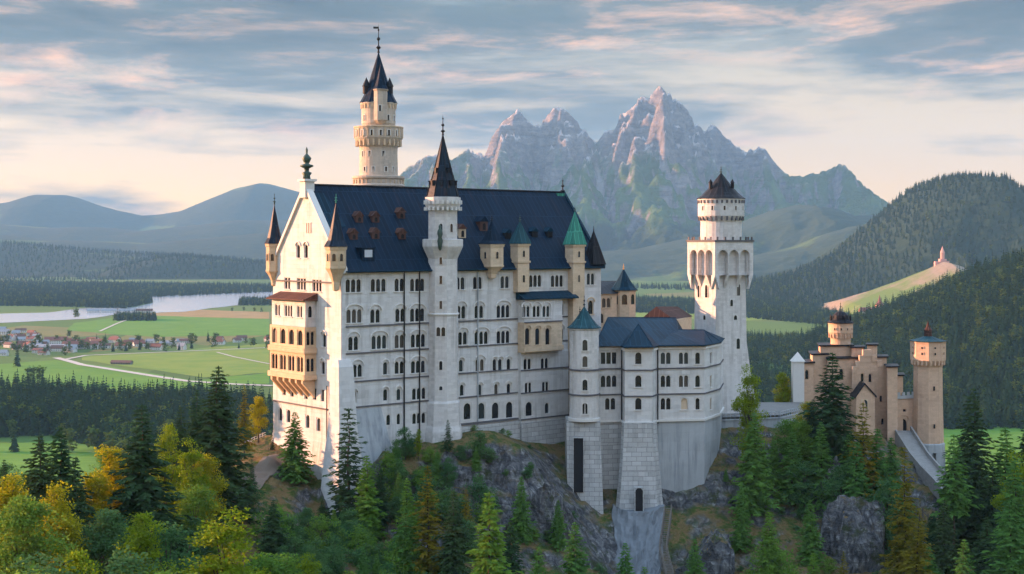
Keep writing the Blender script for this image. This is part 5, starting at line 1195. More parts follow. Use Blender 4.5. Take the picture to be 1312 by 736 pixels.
for i in range(8): round_window(ot, c, 4.42, math.degrees(.15) + i * 45 - 90, z_(444.5), 1, 0.55, 0.6, False, frame='pink')
for py in (496, 544): round_window(ot, c, 3.6 + (py - 470) / 97 * 0.33, math.degrees(.15) - 90, z_(py), 1, 0.6, 1.3, False, frame='pink')
mb = MB()
for i in range(8):
    a = .15 + math.pi / 8 + i * math.pi / 4; q = (c[0] + 3.6 * math.cos(a), c[1] + 3.6 * math.sin(a)); mb.prism([(q[0] + sx * 0.95, q[1] + sy * 0.95) for sx, sy in ((-1, -1), (1, -1), (1, 1), (-1, 1))], [(q[0] + sx * 0.8, q[1] + sy * 0.8) for sx, sy in ((-1, -1), (1, -1), (1, 1), (-1, 1))], -80, z_(578))
mb.lathe(c, [(4.5, z_(578)), (4.5, z_(568)), (4.25, z_(566.5))], 8, math.pi / 8 + .15); mb.lathe(c, [(2.6, -80), (2.6, z_(577))], 8, .5); mb.build('stone_arcade', 'concrete', ot)

# ------------------------------------------------------------------ ramp up to the gate, stairs down the cliff
rp_ = thing('ramp_bridge', 'sloping grey stone ramp with low parapets climbing to the gate', 'bridge', (W(1185, 372)[0], 372, -60))
ctr = [(1156, 386.5, 552), (1165, 380, 566), (1177, 372, 585), (1192, 363, 603), (1207, 355, 618), (1216, 350, 628)]
mb = MB(); pr = MB(); hw = 2.6
cq = [Vector(P(px, py, d)) for px, d, py in ctr]
for i in range(len(cq) - 1):
    t = (cq[i + 1] - cq[i]); t.z = 0; t.normalize(); s = Vector((-t.y, t.x, 0)); a, b = cq[i], cq[i + 1]
    for sg in (1,):
        q = [a - s * hw, b - s * hw, b + s * hw, a + s * hw]; low = [Vector((p.x, p.y, p.z - 2.6)) for p in q]
        mb.mesh(q + low, [(0, 1, 2, 3), (7, 6, 5, 4), (0, 4, 5, 1), (2, 6, 7, 3)])
    for sg in (-1, 1): pr.obox(a + s * sg * hw - (s * 0.45 if sg > 0 else Vector()), (b - a), s * 0.45, (0, 0, 1.25))
mb.build('deck', 'ramp', rp_); pr.build('parapet', 'ramp', rp_)
for i in (2, 4):
    mb = MB(); p = cq[i]; mb.prism([(p.x + sx * 2.6, p.y + sy * 1.3) for sx, sy in ((-1, -1), (1, -1), (1, 1), (-1, 1))], [(p.x + sx * 2.1, p.y + sy * 1.0) for sx, sy in ((-1, -1), (1, -1), (1, 1), (-1, 1))], p.z - 26, p.z - 2.6); mb.build('pier', 'ramp', rp_)
mb = MB(); q = [(1192, 352, 655), (1178, 346, 640), (1168, 340, 660)]
a, b = Vector(P(1168, 640, 347)), Vector(P(1225, 700, 338))
for k in range(3):
    o_ = Vector((0, 0, -2.6 * k)); mb.tube([a + o_, b + o_], 0.16, 5)
for i in range(9):
    p = a.lerp(b, i / 8); mb.tube([p + Vector((0, 0, 0.8)), p + Vector((0, 0, -12))], 0.15, 5)
    if i < 8: mb.tube([a.lerp(b, i / 8), a.lerp(b, (i + 1) / 8) + Vector((0, 0, -5.2))], 0.1, 5)
sc_ = mb.build('timber_trestle', 'wood', None, a); tag(sc_, 'grey timber trestle railing below the ramp bridge among the trees', 'trestle')
cs_ = thing('cliff_stairs', 'steep narrow wooden stairs with handrails running down beside the masonry pier', 'stairs', P(853, 695, 310))
mb = MB(); tr = MB()
line = [Vector(P(856, 652, 313.0)), Vector(P(853, 676, 310.5)), Vector(P(849, 703, 308.0)), Vector(P(854, 722, 304.5)), Vector(P(859, 742, 300.5))]
for a, b in zip(line, line[1:]):
    for sg in (-0.75, 0.75):
        mb.tube([a + Vector((sg, 0, 0)), b + Vector((sg, 0, 0))], 0.12, 5); mb.tube([a + Vector((sg, 0, 1.1)), b + Vector((sg, 0, 1.1))], 0.07, 5)
        for i in range(4): p = a.lerp(b, i / 4) + Vector((sg, 0, 0)); mb.tube([p + Vector((0, 0, -2.5)), p + Vector((0, 0, 1.1))], 0.07, 5)
    n_ = int((b - a).length / 0.45)
    for i in range(n_): p = a.lerp(b, i / n_); tr.box(p.x - 0.72, p.x + 0.72, p.y - 0.2, p.y + 0.2, p.z, p.z + 0.08)
mb.build('stair_frame', 'wood', cs_); tr.build('treads', 'wood', cs_)
# low fence on the dirt path left of the gable
fe = thing('path_fence', 'low pale railing beside the path left of the sunlit gable', 'fence', P(325, 565, 322))
mb = MB(); q = [Vector(P(px, py, d)) for px, py, d in ((311, 576, 318), (326, 568, 324), (340, 562, 330))]
for a, b in zip(q, q[1:]):
    for h_ in (0.4, 0.9, 1.4): mb.tube([a + Vector((0, 0, h_)), b + Vector((0, 0, h_))], 0.07, 5)
    for i in range(4): p = a.lerp(b, i / 4); mb.tube([p + Vector((0, 0, -1.5)), p + Vector((0, 0, 1.6))], 0.09, 5)
mb.build('rails', 'trim', fe)
mb = MB(); pth = [(392, 588, 308), (360, 592, 308), (335, 606, 300), (312, 628, 290), (290, 650, 278)]; L_, R_ = [], []
pq = [Vector(P(*p)) for p in pth]; pq2 = []
for a, b in zip(pq, pq[1:]): pq2 += [a.lerp(b, i / 8) for i in range(8)]
for i, p in enumerate(pq2):
    t = pq2[min(i + 1, len(pq2) - 1)] - pq2[max(i - 1, 0)]; t.z = 0; t.normalize(); s = Vector((-t.y, t.x, 0)) * 1.9
    row = []
    for f in (1, 0.5, 0, -0.5, -1): v = p + s * f; row.append((v.x, v.y, hz(v.x, v.y) + 0.35))
    L_.append(row)
for r0, r1 in zip(L_, L_[1:]):
    for k in range(4): mb.face([r0[k], r0[k + 1], r1[k + 1], r1[k]])
structure(mb.build('path', 'path'))

# ------------------------------------------------------------------ trees
def unit(a): return a / np.maximum(np.linalg.norm(a, axis=-1, keepdims=True), 1e-9)
def spruce_cards(seed, Ht=24.0, Rb=4.0, levels=40, droop=0.45, bare=0.07, dens=1.0, cs=1.0, irregular=0.25):
    rs = np.random.RandomState(seed); Bs, Ts, Ss = [], [], []
    for i in range(levels):
        t = i / (levels - 1); z = Ht * (bare + (0.985 - bare) * t)
        Rr = Rb * (1 - t) ** 0.82 * (0.92 if t > 0.06 else 0.75) + 0.14
        nb = max(4, int((9 - 4 * t) * dens)); a0 = rs.rand() * 6.28
        for b in range(nb):
            a = a0 + 6.283 * b / nb + rs.normal(0, 0.22); L = Rr * (1 + rs.normal(0, irregular)); L = max(L, 0.15)
            if rs.rand() < 0.07: continue
            ca, sa = math.cos(a), math.sin(a); dr = droop * (0.35 + 0.9 * (1 - t)) * rs.uniform(0.75, 1.3)
            m = max(2, int(2 + L * 2.4 * dens))
            for k in range(m):
                f = (k + rs.uniform(0.1, 0.9)) / m; r = L * f
                p = np.array([ca * r, sa * r, z + 0.10 * r - dr * r * f + rs.normal(0, 0.06) + (0.10 * L if f > 0.8 else 0)])
                for q in range(4):
                    spread = rs.uniform(-1.05, 1.05); aa = a + spread; ln = cs * rs.uniform(0.7, 1.4) * (0.45 + 0.55 * min(1, Rr / 2.5)) * (1.15 - 0.35 * f)
                    d = np.array([math.cos(aa), math.sin(aa), rs.uniform(-0.55, 0.12) - 0.15 * (1 - t)]); d /= np.linalg.norm(d)
                    side = np.cross(d, [rs.normal(0, 0.35), rs.normal(0, 0.35), 1.0]); side /= np.linalg.norm(side)
                    Bs.append(p); Ts.append(p + d * ln); Ss.append(side * ln * rs.uniform(0.16, 0.26))
    for k in range(5):
        z = Ht * (1 - 0.012 * k); a = rs.rand() * 6.28; Bs.append(np.array([0, 0, z - 0.8])); Ts.append(np.array([math.cos(a) * .08, math.sin(a) * .08, z])); Ss.append(np.array([math.cos(a + 1.5), math.sin(a + 1.5), 0]) * 0.12)
    return np.array(Bs), np.array(Ts), np.array(Ss)
def broad_cards(seed, Ht=14.0, W_=4.2, base=0.22, clumps=70, per=85, leaf=0.42, skew=0.0, conic=0.5):
    rs = np.random.RandomState(seed); Bs, Ts, Ss = [], [], []; cs = []
    while len(cs) < clumps:
        u = rs.uniform(-1, 1, 3)
        if np.linalg.norm(u) > 1 or np.linalg.norm(u) < 0.35: continue
        t = (u[2] + 1) / 2; rad = W_ * (1 - conic * t ** 1.6) * (0.75 + 0.35 * math.sin(3 * math.atan2(u[1], u[0]) + seed))
        cs.append((u[0] * rad + skew * t, u[1] * rad, Ht * (base + (0.94 - base) * t)))
    for c in cs:
        rr = rs.uniform(0.7, 1.45) * W_ / 4.2; n = int(per * rs.uniform(0.6, 1.3))
        d = unit(rs.normal(size=(n, 3))); q = np.array(c) + d * (rr * rs.rand(n, 1) ** 0.4) * np.array([1.15, 1.15, 0.62])
        e = unit(rs.normal(size=(n, 3)) * np.array([1, 1, 0.5]) + d * 0.5 + np.array([0, 0, -0.25])); s = unit(np.cross(e, rs.normal(size=(n, 3)) * 0.5 + np.array([0, 0, 1.0])))
        ln = leaf * rs.uniform(0.6, 1.35, (n, 1))
        Bs.append(q); Ts.append(q + e * ln); Ss.append(s * ln * 0.34)
    return np.concatenate(Bs), np.concatenate(Ts), np.concatenate(Ss), cs
def far_cards(seed, Ht=1.0, Rb=0.17, levels=11, nb=7):
    rs = np.random.RandomState(seed); B, T_, S = [], [], []
    for i in range(levels):
        t = i / (levels - 1); z = Ht * (0.10 + 0.88 * t); Rr = Rb * (1 - t) ** 0.8 + 0.012; a0 = rs.rand() * 6
        for b in range(nb if t < 0.8 else 4):
            a = a0 + 6.283 * b / nb + rs.normal(0, 0.2); L = Rr * rs.uniform(0.7, 1.3); d = np.array([math.cos(a), math.sin(a), -0.55])
            B.append([0, 0, z + 0.03]); T_.append(np.array([0, 0, z]) + d * L); S.append(np.array([-math.sin(a), math.cos(a), rs.normal(0, .3)]) * L * 0.42)
    B.append([0, 0, Ht * .9]); T_.append([0, 0, Ht * 1.03]); S.append([0.012, 0, 0]); B.append([0, 0, Ht * .9]); T_.append([0, 0, Ht * 1.03]); S.append([0, 0.012, 0])
    return np.array(B, float), np.array(T_, float), np.array(S, float)
def trunk_mesh(Ht, r, seed, limbs=(), matn='bark'):
    rs = random.Random(seed); mb = MB(); pts = [(0, 0, -3.0)] + [(rs.uniform(-.12, .12) * k / 2, rs.uniform(-.12, .12) * k / 2, Ht * k / 6) for k in range(7)]
    mb.tube(pts, [r * 1.15] + [r * (1 - 0.93 * k / 6) for k in range(7)], 7)
    for c in limbs:
        z0 = max(Ht * 0.15, c[2] * 0.62); mb.tube([(0, 0, z0), (c[0] * .5, c[1] * .5, z0 + (c[2] - z0) * 0.45), c], [r * 0.38, r * 0.22, 0.03], 5)
    o = mb.build('trunk', matn); me = o.data; bpy.data.objects.remove(o); return me
TREE = {}
def reg(kind, cards, Ht, r, seed, mat, limbs=()): TREE.setdefault(kind, []).append((cards_mesh('crown', *cards, 'needle_dark' if mat is None else mat, midf=0.5), trunk_mesh(Ht * 0.95, r, seed, limbs), Ht))
for s in (1, 2, 3): reg('spruce', spruce_cards(s, 24, 5.3, 42, irregular=0.28), 24, 0.36, s, 'needle_dark')
for s in (4, 5): reg('fir', spruce_cards(s, 20, 4.4, 36, 0.35, 0.03, irregular=0.24), 20, 0.3, s, 'needle_green')
reg('bright_fir', spruce_cards(6, 20, 3.8, 32, 0.25, 0.03, cs=1.15, irregular=0.22), 20, 0.3, 6, 'needle_bright')
reg('slim', spruce_cards(7, 16, 2.3, 26, 0.45, 0.06, 0.9, 0.9, 0.25), 16, 0.2, 7, 'needle_dark')
for s in (8, 9): reg('larch', spruce_cards(s, 22, 3.6, 34, 0.30, 0.14, 0.85, 0.85, 0.35), 22, 0.28, s, 'needle_gold')
reg('pine', spruce_cards(10, 22, 3.0, 20, 0.30, 0.45, 0.9, 1.0, 0.3), 22, 0.26, 10, 'needle_green')
def regb(kind, s, mat, Ht, W_, base, clumps, per, leaf, conic=0.5):
    b, t, sd, cs = broad_cards(s, Ht, W_, base, clumps, per, leaf, 0, conic); reg(kind, (b, t, sd), Ht * 0.8, 0.025 * Ht * 0.8, s, mat, cs[:16]); m = TREE[kind][-1]; TREE[kind][-1] = (m[0], m[1], Ht)
for s in (21, 22): regb('green', s, 'leaf_green', 15, 4.6, 0.15, 85, 190, 0.28)
for s in (23, 24): regb('lime', s, 'leaf_lime', 16, 3.9, 0.10, 80, 190, 0.26, 0.6)
for s in (25, 26): regb('gold', s, 'leaf_gold', 15, 4.4, 0.14, 85, 180, 0.27, 0.55)
for s in (27, 28, 29): regb('shade', s, 'leaf_shade', 12, 4.6, 0.05, 75, 180, 0.28, 0.35)
for s in (31, 32): regb('bush', s, 'leaf_shade', 5, 3.0, 0.02, 36, 110, 0.24, 0.3)
regb('bush_green', 33, 'leaf_green', 5, 3.0, 0.02, 36, 110, 0.24, 0.3)
cnt = {}; rng = random.Random(7); OCC = []
def put_tree(kind, px, pytop, d, label, group=None, name=None, cat='tree', wide=1.0, var=None, base=None):
    lst = TREE[kind]; cnt[kind] = cnt.get(kind, 0) + 1; cr, tk, H0 = lst[(cnt[kind] if var is None else var) % len(lst)]
    x, y = W(px, d); zb = hz(x, y) if base is None else base; zt = ZZ(pytop, d); H = zt - zb
    if H < 0.8: return None
    s = H / H0
    t = bpy.data.objects.new(name or {'bush': 'bush', 'bush_green': 'bush', 'larch': 'larch_tree', 'slim': 'spruce_tree', 'pine': 'pine_tree', 'spruce': 'spruce_tree', 'fir': 'fir_tree', 'bright_fir': 'fir_tree'}.get(kind, 'broadleaf_tree'), None)
    scene.collection.objects.link(t); t.location = (x, y, zb); t.rotation_euler = (0, 0, rng.uniform(0, 6.28)); sxy = s ** 0.85 * wide; t.scale = (sxy, sxy, s)
    tag(t, label, cat, group)
    for nm, me in (('crown', cr), ('trunk', tk)):
        o = bpy.data.objects.new(nm, me); scene.collection.objects.link(o); o.parent = t
    OCC.append((x, y)); return t
T_ = put_tree
# left of the castle
T_('spruce', 50, 556, 216, 'dark pointed spruce, left one of the black trio before the left meadow', wide=1.2)
T_('spruce', 76, 546, 222, 'dark pointed spruce, tallest middle one of the black trio before the left meadow', wide=1.25)
T_('spruce', 97, 584, 214, 'shorter dark spruce, right one of the black trio before the left meadow', wide=.9)
T_('spruce', 182, 517, 226, 'tall dark spruce standing alone between the golden and the yellow green tree', wide=1.3)
T_('spruce', 280, 468, 262, 'tallest dark spruce just left of the sunlit castle gable', wide=1.25)
T_('spruce', 252, 498, 276, 'brownish spruce half hidden behind the tallest spruce', wide=.9)
T_('larch', 313, 492, 306, 'thin brown larch between the tallest spruce and the castle', wide=.8)
T_('gold', 331, 500, 322, 'yellow broadleaf tree tight against the left foot of the gable', wide=.8)
T_('lime', 213, 528, 250, 'slim yellow green tree right of the lone dark spruce', wide=.75)
T_('lime', 243, 552, 246, 'bushy yellow green tree in front of the brownish spruce', wide=.9)
T_('gold', 148, 562, 232, 'wide golden tree left of the lone dark spruce', wide=1.15)
T_('gold', 122, 585, 226, 'small golden tree beside the right spruce of the black trio')
T_('gold', 12, 596, 205, 'golden topped tree at the left edge of the picture')
T_('green', 30, 624, 188, 'dull green broadleaf tree under the black spruce trio', wide=1.1)
T_('lime', 95, 684, 170, 'yellow topped young tree at the bottom below the black trio')
T_('shade', 45, 690, 165, 'dark green round tree in the bottom left corner', wide=1.2)
T_('shade', 150, 700, 168, 'dark bushy tree at the bottom below the lone dark spruce', wide=1.2)
T_('shade', 128, 640, 205, 'dark bluish green tree below the wide golden tree', wide=1.1)
T_('shade', 215, 655, 200, 'dark green tree right of the foot of the lone spruce', wide=1.1)
T_('green', 250, 608, 236, 'green tree below the bushy yellow green tree', wide=1.0)
T_('lime', 293, 634, 186, 'large spreading bright green tree with a pale trunk at the bottom', wide=1.35)
T_('green', 205, 720, 160, 'green tree crown at the bottom edge left of the spreading tree', wide=1.2)
T_('green', 350, 690, 200, 'green tree right of the spreading pale trunked tree', wide=1.2)
T_('spruce', 5, 588, 240, 'thin dark spruce at the left edge beside the meadow', wide=.8)
T_('shade', 320, 612, 268, 'dark green tree under the dirt path', wide=.9)
T_('slim', 323, 588, 292, 'small dark fir on the grass left of the dirt path', name='fir_tree')
T_('slim', 349, 557, 316, 'tiny fir standing on the path close to the gable', name='fir_tree')
T_('fir', 378, 527, 303, 'young green fir growing against the middle of the gable base', wide=1.25)
# centre slope
T_('slim', 447, 522, 289, 'tall thin bluish spruce right before the white corner pier', wide=1.5)
T_('bright_fir', 470, 583, 283, 'light green fir right of the thin bluish spruce', wide=1.1)
T_('spruce', 413, 640, 287, 'small dark fir at the foot of the white corner pier', name='fir_tree')
T_('bright_fir', 428, 652, 280, 'short yellow green fir below the white corner pier')
T_('fir', 508, 562, 299, 'dark green fir before the battered grey base wall')
T_('lime', 536, 546, 303, 'slender yellow green birch against the palace wall', wide=.6)
T_('slim', 574, 538, 306, 'thin dark spruce in front of the stair tower foot', wide=1.2)
T_('larch', 548, 596, 262, 'golden larch in the middle of the slope below the stair tower', wide=1.15)
T_('spruce', 582, 628, 257, 'dark spruce right behind the golden larch below the stair tower')
T_('bright_fir', 627, 630, 228, 'large bright green fir at the bottom centre', wide=1.1)
T_('larch', 597, 626, 288, 'small golden fir tip above the bright green bottom fir')
T_('fir', 737, 668, 262, 'green fir at the bottom between the rock and the masonry piers', wide=1.1)
T_('fir', 801, 695, 268, 'dark green fir at the bottom under the arched masonry pier')
T_('bright_fir', 826, 726, 270, 'small fir tip at the bottom edge below the cliff stairs')
T_('fir', 610, 572, 304, 'dark green fir on the left side of the grassy mound')
# right of the castle
T_('lime', 960, 457, 336, 'tall light green birch before the keep', wide=.75)
T_('fir', 966, 528, 326, 'tall green fir directly below the light green birch', wide=1.05)
T_('fir', 950, 622, 316, 'narrow green fir clinging to the cliff below the terrace wall', wide=.9)
T_('lime', 1004, 470, 388, 'yellow green tree between keep and gatehouse')
T_('spruce', 1067, 451, 338, 'big dark spruce hiding the left half of the gatehouse', wide=1.3)
T_('gold', 1036, 505, 345, 'golden leaved tree beside the big gatehouse spruce', wide=.8)
T_('green', 1028, 535, 337, 'green tree between terrace wall and big gatehouse spruce', wide=1.0)
T_('fir', 992, 560, 335, 'green fir under the terrace railing')
T_('larch', 1106, 515, 326, 'yellow flecked conifer right of the big gatehouse spruce', wide=1.2)
T_('fir', 1124, 548, 328, 'green fir before the gatehouse porch', wide=1.1)
T_('fir', 1088, 556, 330, 'dark green fir at the foot of the big gatehouse spruce', wide=1.1)
T_('larch', 1159, 572, 302, 'bright golden larch left of the stone ramp', wide=1.0)
T_('larch', 1176, 650, 276, 'golden conifer at the bottom right of the big grey rock', wide=1.3)
T_('spruce', 1247, 496, 332, 'dark spruce right of the octagonal gate tower', wide=1.1)
T_('pine', 1222, 556, 316, 'slender pine with a long bare trunk beside the ramp', wide=1.1)
T_('spruce', 1272, 592, 322, 'dark spruce right of the bare trunked pine')
T_('lime', 1306, 566, 306, 'yellow green tree at the right edge', wide=.8)
T_('fir', 1300, 588, 300, 'green fir under the yellow green tree at the right edge', wide=1.1)
T_('spruce', 1264, 662, 286, 'dark green spruce at the bottom right below the bare trunked pine', wide=1.1)
T_('fir', 1296, 640, 268, 'large green fir in the bottom right corner', wide=1.2)
T_('spruce', 1210, 640, 296, 'dark spruce at the foot of the stone ramp')
T_('fir', 1236, 690, 262, 'short green fir at the bottom right between two darker spruces')
T_('bright_fir', 1042, 708, 283, 'small bright fir at the bottom before the big grey rock')
T_('larch', 1081, 706, 284, 'small golden fir at the bottom before the big grey rock')
T_('fir', 1038, 640, 312, 'green fir growing in a cleft of the right cliff', wide=1.0)
T_('bush_green', 990, 690, 300, 'green shrub on the brown ledge of the right cliff')
T_('bush_green', 1098, 620, 330, 'bright shrub on top of the big grey rock')
T_('green', 1012, 528, 340, 'rounded green tree just below the terrace railing', wide=1.1)
T_('fir', 1052, 540, 331, 'green fir before the left foot of the gatehouse', wide=1.1)
T_('shade', 1078, 588, 325, 'dark leafy tree under the big gatehouse spruce', wide=1.1)
T_('shade', 1030, 585, 330, 'dark leafy tree on top of the right cliff', wide=1.1)
T_('fir', 1142, 560, 334, 'dark fir left of the gate arch', wide=1.0)
T_('shade', 1135, 610, 318, 'dark leafy tree between the golden larch and the grey rock', wide=1.1)
T_('fir', 978, 570, 334, 'pointed green fir right of the light green birch', wide=1.0)
T_('fir', 1190, 700, 280, 'dark fir right behind the golden bottom conifer', wide=1.2)
T_('spruce', 1320, 520, 345, 'dark spruce cut by the right edge of the picture', wide=1.1)
T_('spruce', 1232, 560, 338, 'dark spruce filling the gap between the gate tower and the bare trunked pine', wide=1.1)
T_('fir', 1288, 545, 330, 'tall green fir behind the yellow green tree at the right edge', wide=1.1)
T_('spruce', 1195, 655, 318, 'dark spruce hiding the timber trestle', wide=1.0)
T_('shade', 1150, 640, 322, 'dark leafy tree beside the stone ramp pier', wide=1.1)
T_('gold', 70, 610, 200, 'golden leafy tree in front of the black spruce trio', wide=1.0)
T_('lime', 180, 640, 196, 'yellow green leafy tree at the foot of the lone dark spruce', wide=1.1)
T_('gold', 262, 566, 252, 'golden crown peeping out beside the tallest spruce', wide=.8)
T_('spruce', 232, 520, 262, 'dark spruce between the slim yellow green tree and the tallest spruce', wide=.9)
T_('lime', 395, 700, 215, 'light green tree at the bottom below the white corner pier', wide=1.1)
T_('green', 300, 596, 282, 'green leafy tree on the slope just left of the dirt path', wide=1.0)
T_('green', 20, 700, 150, 'large green tree filling the bottom left corner', wide=1.3)
T_('fir', 690, 700, 250, 'green fir at the bottom in front of the dark rock bulge', wide=1.0)
T_('fir', 520, 650, 262, 'dark green fir left of the golden larch on the slope', wide=1.1)
T_('spruce', 655, 668, 262, 'dark spruce right behind the bright green bottom fir', wide=1.0)
T_('fir', 1015, 548, 332, 'tall green fir directly under the terrace railing', wide=1.1)
T_('spruce', 1042, 510, 341, 'dark spruce at the left side of the big gatehouse spruce', wide=1.1)
T_('fir', 1098, 565, 322, 'green fir in front of the yellow flecked conifer', wide=1.1)
T_('fir', 930, 600, 333, 'green fir at the right end of the grey rendered base', wide=0.9)
T_('spruce', 488, 600, 287, 'dark spruce between the light green fir and the battered base', wide=1.1)
T_('fir', 560, 575, 300, 'green fir at the foot of the slender stair tower', wide=1.0)
T_('bright_fir', 522, 612, 280, 'bright young fir on the shaded slope left of the golden larch', wide=1.0)
T_('fir', 668, 610, 298, 'green fir rooted in the grey crag below the large arched windows', wide=0.9)
T_('fir', 715, 640, 300, 'green fir rooted in the crag left of the slit doorway pier', wide=0.9)
T_('spruce', 350, 640, 245, 'dark spruce at the bottom between spreading tree and white pier', wide=1.2)
T_('bright_fir', 985, 655, 300, 'bright fir on the brown ledge right of the cliff stairs', wide=1.0)
T_('fir', 890, 690, 296, 'green fir at the bottom right of the cliff stairs', wide=1.0)
# shrubs on the shaded slope
shr = [(c, r) for c in range(352, 640, 17) for r in range(596, 745, 19)]
for i, (px, py) in enumerate(shr):
    px += rng.uniform(-10, 10); py += rng.uniform(-10, 10); d = 300 - (py - 600) / 140 * 62 + rng.uniform(-6, 6)
    if px < 440 and py < 668: continue
    x, y = W(px, d); zb = hz(x, y); top = zb + rng.uniform(3.5, 8.5)
    T_(rng.choice(['bush', 'bush', 'shade', 'bush_green', 'shade', 'fir']), px, HZ - top / d * F, d, 'dense green bush in the shaded thicket under the palace', 'bushes of the thicket under the palace', name='bush', cat='bush')
for i in range(60):
    px = rng.uniform(600, 1130); py = rng.uniform(575, 735); d = rng.uniform(290, 335); x, y = W(px, d)
    if 722 < px < 925 and (d > 312 or 785 < px < 850): continue
    T_(rng.choice(['bush', 'bush_green', 'bush']), px, HZ - (hz(x, y) + rng.uniform(1.2, 3.6)) / d * F, d, 'low shrub clinging to the rocky cliff', 'shrubs on the cliff', name='bush', cat='bush')
for i in range(64):
    px = rng.choice([rng.uniform(-30, 350), rng.uniform(1150, 1340), rng.uniform(-30, 350)]); d = rng.uniform(215, 300); x, y = W(px, d)
    if px > 300 and d > 270: continue
    T_(rng.choice(['shade', 'shade', 'green', 'fir', 'spruce']), px, HZ - (hz(x, y) + rng.uniform(7, 12)) / d * F, d, 'lower dark green tree filling the woodland around the castle hill', 'undergrowth trees of the castle hill')

# ------------------------------------------------------------------ forests of the valley
far_mesh = [cards_mesh('forest_spruce', *far_cards(s, 1.0, (0.17, 0.21, 0.19)[s % 3], 12, 8), 'forest') for s in (1, 2, 3)]
def far_broad(s):
    b, t, sd, cs = broad_cards(s, 1.0, 0.30, 0.08, 26, 9, 0.15, 0, 0.3); return cards_mesh('forest_broadleaf', b, t, sd, 'forest_leaf')
far_leaf = [far_broad(s) for s in (51, 52)]
def hill_z(key):
    x, y, Z = HILLS[key]
    def f(px, py):
        i = np.clip(np.searchsorted(x, px) - 1, 0, len(x) - 2); j = np.clip(np.searchsorted(y, py) - 1, 0, len(y) - 2)
        tx = np.clip((px - x[i]) / (x[i + 1] - x[i]), 0, 1); ty = np.clip((py - y[j]) / (y[j + 1] - y[j]), 0, 1)
        z = (Z[j, i] * (1 - tx) + Z[j, i + 1] * tx) * (1 - ty) + (Z[j + 1, i] * (1 - tx) + Z[j + 1, i + 1] * tx) * ty
        return np.where((px < x[0]) | (px > x[-1]) | (py < y[0]) | (py > y[-1]), VZ, z)
    return f
def forest(name, label_group, pts, hmin, hmax, single, mix, label, seed):
    """pts: n x 3 ground points. The trees that show largest are objects of their own, the rest one mass."""
    rs = np.random.RandomState(seed); n = len(pts); h = rs.uniform(hmin, hmax, n) * (0.85 + 0.3 * rs.rand(n)); big = h / pts[:, 1]
    leafy = rs.rand(n) < mix
    order = np.argsort(-big); solo = order[:single]; rest = order[single:]
    first = {}
    for i in solo:
        me = far_leaf[i % 2] if leafy[i] else far_mesh[i % 3]
        o = bpy.data.objects.new('broadleaf_tree' if leafy[i] else 'spruce_tree', me); scene.collection.objects.link(o)
        o.location = pts[i]; o.rotation_euler = (0, 0, rs.rand() * 6.28); k = h[i] * (0.8 if leafy[i] else 1.0); o.scale = (k * 1.1, k * 1.1, k)
        tag(o, label[1] if leafy[i] else label[0], 'tree', label_group[1] if leafy[i] else label_group[0])
    me = bpy.data.meshes.new(name); P_ = pts[rest]
    me.vertices.add(len(P_)); me.vertices.foreach_set('co', P_.astype(np.float32).ravel())
    for an, vals in (('size', h[rest] * np.where(leafy[rest], 0.8, 1.0)), ('turn', rs.rand(len(P_)) * 6.28)):
        at = me.attributes.new(an, 'FLOAT', 'POINT'); at.data.foreach_set('value', vals.astype(np.float32))
    at = me.attributes.new('kind', 'INT', 'POINT'); at.data.foreach_set('value', np.where(leafy[rest], 3 + (rest % 2), rest % 3).astype(np.int32))
    o = bpy.data.objects.new(name, me); scene.collection.objects.link(o); structure(o, 'stuff')
    ng = FOREST_NODES[0]; md = o.modifiers.new('trees', 'NODES'); md.node_group = ng
FOREST_NODES = []
src = []
